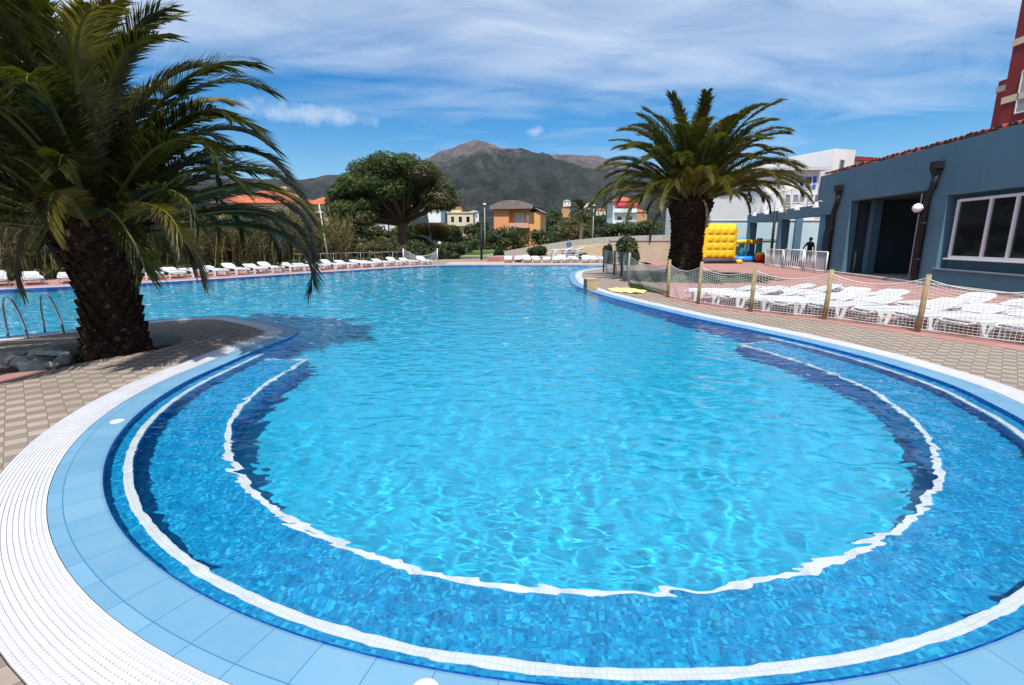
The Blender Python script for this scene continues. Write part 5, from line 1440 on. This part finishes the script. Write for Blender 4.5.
# white caps and dark inlets
for k, (px, py, lab) in enumerate(((117.5, 421.5, 'white round cap set in the light blue tiles on the left curve'), (905, 358.5, 'white round cap set in the light blue tiles on the right side'), (425, 692, 'white round cap set in the light blue tiles at the bottom edge'))):
    p = G(px, py); r_ = thing('drain_cap', lab, 'cap', (p.x, p.y, 0), 0, 'white caps in the rim tiles')
    bm = bmesh.new(); lathe(bm, [(0.056, -0.002), (0.056, 0.004), (0.05, 0.009), (0.022, 0.009), (0.018, 0.004), (0.0001, 0.004)], 24); link('ring', bm, M_plast, r_)
    bm = bmesh.new(); lathe(bm, [(0.017, 0.0045), (0.014, 0.006), (0.0001, 0.006)], 12); link('screw', bm, M_galv, r_)
def wall_inlet(px, py, lab):
    # on the riser below the first nosing
    best = min(range(BA, BB), key=lambda i: abs((512+490*off(i, -0.16, False).x/(off(i, -0.16, False).y*math.cos(PITCH)+1.8*math.sin(PITCH)))-px) + (0 if off(i, -.16, False).x < 0 else 999) + 0.02*abs(i-nearest(-3.3, 4.0)))
    q = off(best, -0.165, False); nn = -NRM[best % NO]
    bm = bmesh.new(); lathe(bm, [(0.0001, 0.012), (0.03, 0.012), (0.036, 0.0)], 14)
    o_ = link('water_inlet', bm, M_black); o_.location = (q.x, q.y, -0.24); o_.rotation_euler = Vector((nn.x, nn.y, 0)).to_track_quat('Z', 'Y').to_euler()
    tag(o_, lab, 'inlet', 'water inlets below the first step')
    for ob in (o_,): ob.cycles.is_caustics_receiver = True
wall_inlet(136, 470, 'dark round inlet under the white step line, nearer the camera')
wall_inlet(180, 400, 'dark round inlet under the white step line, nearer the palm')

# ------------------------------------------------------------------ inflatables, railings
M_yel = plain('inflatable_yellow', (0.80, 0.50, 0.02), 0.35, 0.06, 1.5); M_teal = plain('inflatable_teal', (0.02, 0.30, 0.36), 0.35, 0.06, 1.5); M_ibl = plain('inflatable_blue', (0.02, 0.22, 0.62), 0.35, 0.06, 1.5)
def puff_panel(bm, w_, d_, h_, z0, nu, bul=0.10, x0=0.0, y0=0.0):
    """quilted inflatable block"""
    n_ = nu*8
    for sgn, yy in ((-1, y0-d_/2), (1, y0+d_/2)):
        g = [[bm.verts.new((x0-w_/2+w_*i/n_, yy + sgn*bul*(abs(math.sin(math.pi*nu*i/n_))*abs(math.sin(math.pi*nu*j/n_)))**0.5, z0+h_*j/n_)) for j in range(n_+1)] for i in range(n_+1)]
        for i in range(n_):
            for j in range(n_):
                q = (g[i][j], g[i+1][j], g[i+1][j+1], g[i][j+1]); bm.faces.new(q if sgn < 0 else q[::-1]).smooth = True
    for (ax, xx) in (('x', -1), ('x', 1), ('z', 0), ('z', 1)):
        n2 = 24
        for i in range(n2):
            t0, t1 = i/n2, (i+1)/n2
            for k in range(6):
                a0_, a1_ = math.pi*k/6, math.pi*(k+1)/6
                def P(t_, a):
                    o_ = math.sin(a)*d_*0.35; y = y0 - math.cos(a)*d_/2
                    if ax == 'x': return (x0+xx*(w_/2+o_), y, z0+h_*t_)
                    return (x0-w_/2+w_*t_, y, z0+(h_+o_ if xx else -o_*0.2))
                f = bm.faces.new([bm.verts.new(p) for p in (P(t0, a0_), P(t1, a0_), P(t1, a1_), P(t0, a1_))]); f.smooth = True
IY = 35.0; pi_ = AT(717, 260, IY)
inf = thing('bouncy_castle', 'plain yellow quilted inflatable wall on a white base right of the palm trunk', 'inflatable', (pi_.x, IY, 0))
bm = bmesh.new(); puff_panel(bm, 1.95, 0.7, 2.05, 0.42, 4, 0.10); link('inflatable_wall', bm, M_yel, inf)
bm = bmesh.new(); tube(bm, [(-1.15, 0, 0.28), (1.15, 0, 0.28)], 0.20, 12); link('base_tube', bm, M_frame, inf)
bm = bmesh.new(); box(bm, (0, 0, 0.05), (2.4, 1.0, 0.1), bev=0.02); link('ground_mat', bm, M_black, inf)
bm = bmesh.new(); tube(bm, [(1.2, -0.35, 0.12), (1.45, -0.4, 0.14), (1.6, -0.4, 0.1)], [0.14, 0.17, 0.10], 10); link('front_cushion', bm, M_yel, inf)
sl = AT(745, 260, 37.2); isl = thing('inflatable_slide', 'teal and yellow inflatable play frame with blue base tube behind the portico column', 'inflatable', (sl.x, 37.2, 0))
for x in (-0.35, 0.95):
    bm = bmesh.new(); tube(bm, [(x, 0, 0.2), (x, 0, 1.0), (x, 0, 1.75)], [0.24, 0.22, 0.2], 12); link('upright_tube', bm, M_teal, isl)
bm = bmesh.new(); tube(bm, [(-1.3, -0.25, 1.45), (-0.3, -0.28, 1.5), (0.9, -0.26, 1.45)], 0.15, 12); link('cross_tube', bm, M_yel, isl)
bm = bmesh.new(); tube(bm, [(-1.3, -0.3, 0.22), (0, -0.35, 0.22), (1.3, -0.3, 0.22)], 0.22, 12); link('base_tube', bm, M_ibl, isl)
bm = bmesh.new(); box(bm, (-0.9, 0.1, 0.85), (0.7, 0.06, 1.0), bev=0.02); link('mesh_panel', bm, plain('mesh_sand', (0.45, 0.36, 0.24), 0.8), isl)
pb_ = AT(760.5, 255, 36.4); bm = bmesh.new(); bmesh.ops.create_uvsphere(bm, u_segments=20, v_segments=14, radius=0.38)
for f in bm.faces:
    f.smooth = True; f.material_index = 1 if f.calc_center_median().z > 0.14 else 0
bl = link('play_ball', bm, [plain('ball_red', (0.62, 0.07, 0.02), 0.4), M_yel]); bl.location = (pb_.x, 36.4, 0.39); tag(bl, 'red and yellow play ball on the paving beside the portico column', 'ball')

def railing(name, label, P, h_, n_post, bars, mat, cat='railing', r_=0.022, br=0.011):
    root = thing(name, label, cat, (P[0].x, P[0].y, 0)); o_ = Vector((P[0].x, P[0].y, 0))
    P = [Vector((p.x, p.y, 0)) for p in P]
    for a, b_ in zip(P, P[1:]):
        for k in range(n_post+1):
            q = a + (b_-a)*k/n_post - o_; bm = bmesh.new(); tube(bm, [q, q+Vector((0, 0, h_))], r_*1.3, 8); link('post', bm, mat, root)
        bm = bmesh.new()
        for z in (h_, 0.14): tube(bm, [a-o_+Vector((0, 0, z)), b_-o_+Vector((0, 0, z))], r_, 8)
        for k in range(1, bars):
            q = a + (b_-a)*k/bars - o_; tube(bm, [q+Vector((0, 0, 0.14)), q+Vector((0, 0, h_))], br, 5, cap=False)
        link('rail', bm, mat, root)
    return root
def facp(px, yo): 
    u_, z_ = fac(px, 245, yo); return F0 + FD*u_ + FN*yo
railing('railing', 'white metal railing with thin bars in front of the portico columns', [facp(767, 0.9), facp(784, 0.9)], 1.05, 2, 22, M_frame)
gr_ = railing('gate', 'white gate with wide bars between the two portico railings', [facp(786, 0.9), facp(805, 0.9)], 1.08, 1, 9, M_frame, 'gate', 0.035, 0.028)
railing('railing', 'white metal railing right of the white gate by the downpipe', [facp(807, 0.9), facp(829, 0.9)], 1.05, 2, 24, M_frame)
railing('railing', 'short grey railing inside the entrance beside the slate column', [facp(848, -0.6), facp(857, -0.6)], 1.05, 1, 8, M_galv)

# low metal fence behind the left loungers
L1_ = [off(ii, 4.3, False) for ii in places if True]
pts = [off(ii, 4.5, False) for ii in places[:9:2]]
railing('metal_fence', 'thin grey metal fence between the left loungers and the dark bushes', [Vector((p.x, p.y, 0)) for p in pts], 0.8, 2, 5, M_galv, 'fence', 0.013, 0.008)
# sagging net at the far left corner
na_, nb_ = AT(403.5, 258, 34.5), AT(437.5, 258, 36.5)
vn = thing('sports_net', 'sagging white net between two posts at the far left pool corner', 'net', (na_.x, na_.y, 0)); o0 = Vector((na_.x, na_.y, 0)); nf2 = nf
nf = vn
za = AT(403.5, 249.3, 34.5).z
net_span(Vector((na_.x, na_.y)), Vector((nb_.x, nb_.y)), za, za*0.86, 0.42, 0.10, M_net, 0.009)
for q, hh in ((na_, za), (nb_, za*0.98)):
    bm = bmesh.new(); b0 = Vector((q.x, q.y, 0))-o0; tube(bm, [b0, b0+Vector((0, 0, hh+0.05))], 0.035, 8); link('post', bm, M_frame, vn)
nf = nf2

# ------------------------------------------------------------------ lamps and poles
def street_lamp(px, ytop, Y, label, lean=0.0, arm=0.9, z0=0.0):
    p = AT(px, 245, Y); h_ = AT(px, ytop, Y).z - z0
    r_ = thing('street_lamp', label, 'street lamp', (p.x, Y, z0))
    bm = bmesh.new(); tube(bm, [(0, 0, -0.1), (lean*0.5, 0, h_*0.5), (lean, 0, h_)], [0.085, 0.07, 0.05], 8); link('pole', bm, M_galv, r_)
    bm = bmesh.new(); lathe(bm, [(0.0001, 0.16), (0.14, 0.12), (0.24, 0.02), (0.2, -0.06), (0.0001, -0.1)], 12, (lean, -0.02, h_+0.06)); link('lamp_head', bm, M_frame, r_)
street_lamp(485, 205, 62, 'tall grey street lamp left of the orange house')
street_lamp(592.5, 206, 70, 'tall grey street lamp right of the small far palm')
street_lamp(433, 212, 60, 'thin pole lamp in front of the ochre tree right of the pine', -0.6)
p = AT(329, 262, 31.0); bm = bmesh.new(); tb = AT(319, 204, 31.0); tube(bm, [(0, 0, -0.05), (tb.x-p.x, 0, tb.z)], [0.05, 0.035], 8)
o_ = link('pole', bm, plain('pole_pale', (0.5, 0.48, 0.44), 0.7)); o_.location = (p.x, 31.0, 0); tag(o_, 'slim pale leaning pole in front of the reeds left of the pine', 'pole')
p = AT(481.5, 257, 41); bm = bmesh.new(); tube(bm, [(0, 0, -0.05), (0, 0, AT(481.5, 226, 41).z)], 0.09, 8); o_ = link('pole', bm, M_black); o_.location = (p.x, 41, 0); tag(o_, 'black upright pole behind the raised red slab', 'pole')
p = AT(440, 258, 42); r_ = thing('globe_lamp', 'small white globe lamp on a dark post beside the sagging net', 'lamp', (p.x, 42, 0)); zg = AT(440, 243.3, 42).z
bm = bmesh.new(); tube(bm, [(0, 0, -0.05), (0, 0, zg-0.1)], 0.035, 8); link('pole', bm, M_black, r_)
bm = bmesh.new(); lathe(bm, [(0.15*math.sin(math.pi*k/10)+1e-4, -0.15*math.cos(math.pi*k/10)) for k in range(11)], 16, (0, 0, zg)); link('globe', bm, M_plast, r_)
# small palm in the distance
p = AT(580.5, 246, 52); z0 = 0.9; r_ = thing('fan_palm', 'small far palm with a slim bare trunk on the terrace', 'palm tree', (p.x, 52, z0)); ht = AT(580, 211, 52).z - z0
bm = bmesh.new(); tube(bm, [(0, 0, -0.3), (0.04, 0, ht*0.5), (0, 0, ht)], [0.20, 0.16, 0.17], 10); link('trunk', bm, plain('pale_trunk', (0.36, 0.29, 0.21), 0.9, 0.2, 8), r_)
fl = [frond_mesh(1.55, R(e), R(60), 1.6, 0.42, 900+k, [M_frond, M_rach], 26, 0.06) for k, e in enumerate((65, 35, 5, -25))]
for k in range(30):
    o_ = bpy.data.objects.new('frond', fl[k % 4]); COL.objects.link(o_); o_.parent = r_; o_.location = (0, 0, ht); o_.rotation_euler = (0, 0, k*2.4)

# ------------------------------------------------------------------ two people far off
def person(label, loc, rz, shirt, trous, hairc, pose):
    r_ = thing('person', label, 'person', loc, rz)
    J = {'pel': (0, 0, .95), 'sp': (0, 0.01, 1.15), 'ch': (0, 0, 1.36), 'nk': (0, 0, 1.50), 'hd': (0, -0.01, 1.60), 'top': (0, 0, 1.74)}
    E_ = [('pel', 'sp'), ('sp', 'ch'), ('ch', 'nk'), ('nk', 'hd'), ('hd', 'top')]
    Rr = {'pel': .145, 'sp': .125, 'ch': .15, 'nk': .055, 'hd': .092, 'top': .075}
    for s_, n_ in ((-1, 'l'), (1, 'r')):
        e = pose.get('elbow'+n_, (s_*0.26, 0.02, 1.12)); h_ = pose.get('hand'+n_, (s_*0.28, -0.06, 0.86))
        f_ = pose.get('foot'+n_, 0.0)
        J.update({n_+'sh': (s_*.18, 0, 1.42), n_+'el': e, n_+'wr': h_, n_+'hp': (s_*.09, 0, .90), n_+'kn': (s_*.10, -.02+f_*.4, .50), n_+'an': (s_*.10, .02+f_, .09), n_+'to': (s_*.11, -.14+f_, .04)})
        Rr.update({n_+'sh': .062, n_+'el': .044, n_+'wr': .034, n_+'hp': .10, n_+'kn': .064, n_+'an': .046, n_+'to': .04})
        E_ += [('ch', n_+'sh'), (n_+'sh', n_+'el'), (n_+'el', n_+'wr'), ('pel', n_+'hp'), (n_+'hp', n_+'kn'), (n_+'kn', n_+'an'), (n_+'an', n_+'to')]
        for k in range(5):
            nm = n_+'f%d' % k; w_ = Vector(h_); d = (w_-Vector(e)).normalized(); off_ = Vector((0.0, (k-2)*0.02, 0)) if k else Vector((0, -0.045, 0.03))
            J[nm] = tuple(w_ + d*(0.15 if k else 0.09) + off_); Rr[nm] = .0095; E_.append((n_+'wr', nm))
    keys = list(J); me = bpy.data.meshes.new('body'); me.from_pydata([J[k] for k in keys], [(keys.index(a), keys.index(b_)) for a, b_ in E_], [])
    ob = bpy.data.objects.new('body', me); COL.objects.link(ob)
    md = ob.modifiers.new('s', 'SKIN'); md.use_smooth_shade = True
    for k, sv in zip(keys, me.skin_vertices[0].data): sv.radius = (Rr[k], Rr[k]*(0.75 if k in ('pel', 'sp', 'ch') else 1)); sv.use_root = (k == 'pel')
    ob.modifiers.new('d', 'SUBSURF').levels = 2; ob.modifiers['d'].render_levels = 2
    dg = bpy.context.evaluated_depsgraph_get(); m2 = bpy.data.meshes.new_from_object(ob.evaluated_get(dg))
    bpy.data.objects.remove(ob)
    skin = plain('skin', (0.45, 0.27, 0.19), 0.5, 0.05)
    m2.materials.clear()
    for mt in (skin, shirt, trous, plain('shoe_dark', (0.03, 0.03, 0.03), 0.6)): m2.materials.append(mt)
    for p_ in m2.polygons:
        c = p_.center; p_.use_smooth = True
        p_.material_index = 3 if c.z < 0.10 else 2 if c.z < 0.97 and abs(c.x) < 0.21 else 1 if 0.97 <= c.z < 1.47 and not (c.z < 1.2 and abs(c.x) > 0.22) else 0
    b_ = bpy.data.objects.new('body', m2); COL.objects.link(b_); b_.parent = r_
    bm = bmesh.new(); lathe(bm, [(0.098, -0.03), (0.108, 0.04), (0.09, 0.10), (0.05, 0.135), (0.0001, 0.145)], 16, (0, 0.022, 1.63)); link('hair', bm, hairc, r_)
    bm = bmesh.new(); tube(bm, [(0, -0.098, 1.645), (0, -0.118, 1.615), (0, -0.098, 1.605)], [0.010, 0.016, 0.010], 6)
    for s_ in (-1, 1): lathe(bm, [(0.0001, -0.012), (0.013, 0), (0.0001, 0.012)], 8, (s_*0.035, -0.09, 1.65))
    link('face', bm, skin, r_)
M_navy = plain('navy_cloth', (0.012, 0.014, 0.022), 0.9); M_bcl = plain('blue_cloth', (0.06, 0.17, 0.36), 0.9); M_hair = plain('dark_hair', (0.02, 0.014, 0.01), 0.6)
q = facp(810, -1.3); person('person in dark clothes leaning beside a portico column behind the railing', (q.x, q.y, 0.004), R(-60), M_navy, M_navy, M_hair, {'elbowl': (-0.30, -0.10, 1.15), 'handl': (-0.22, -0.28, 1.08)})
p = AT(568.5, 257, 41); person('person in blue clothes standing beside the pile of white loungers', (p.x, 41, 0), R(30), M_bcl, M_bcl, M_hair, {'footl': 0.12, 'footr': -0.1})

# ------------------------------------------------------------------ air
bm = bmesh.new(); box(bm, (0, 2700, 447), (14000, 7000, 906))
m_ = bpy.data.materials.new('haze_air'); m_.use_nodes = True; t = NT(m_); t.n.clear()
o = t.add('ShaderNodeOutputMaterial'); v_ = t.add('ShaderNodeVolumePrincipled'); v_.inputs['Density'].default_value = 0.000035
v_.inputs['Color'].default_value = (0.62, 0.76, 0.95, 1); v_.inputs['Anisotropy'].default_value = 0.2
t.put(o.inputs['Volume'], v_.outputs[0])
hz_ = struct(link('haze', bm, m_), 'stuff'); tag(hz_, 'thin bluish air in front of the far mountain', 'haze')
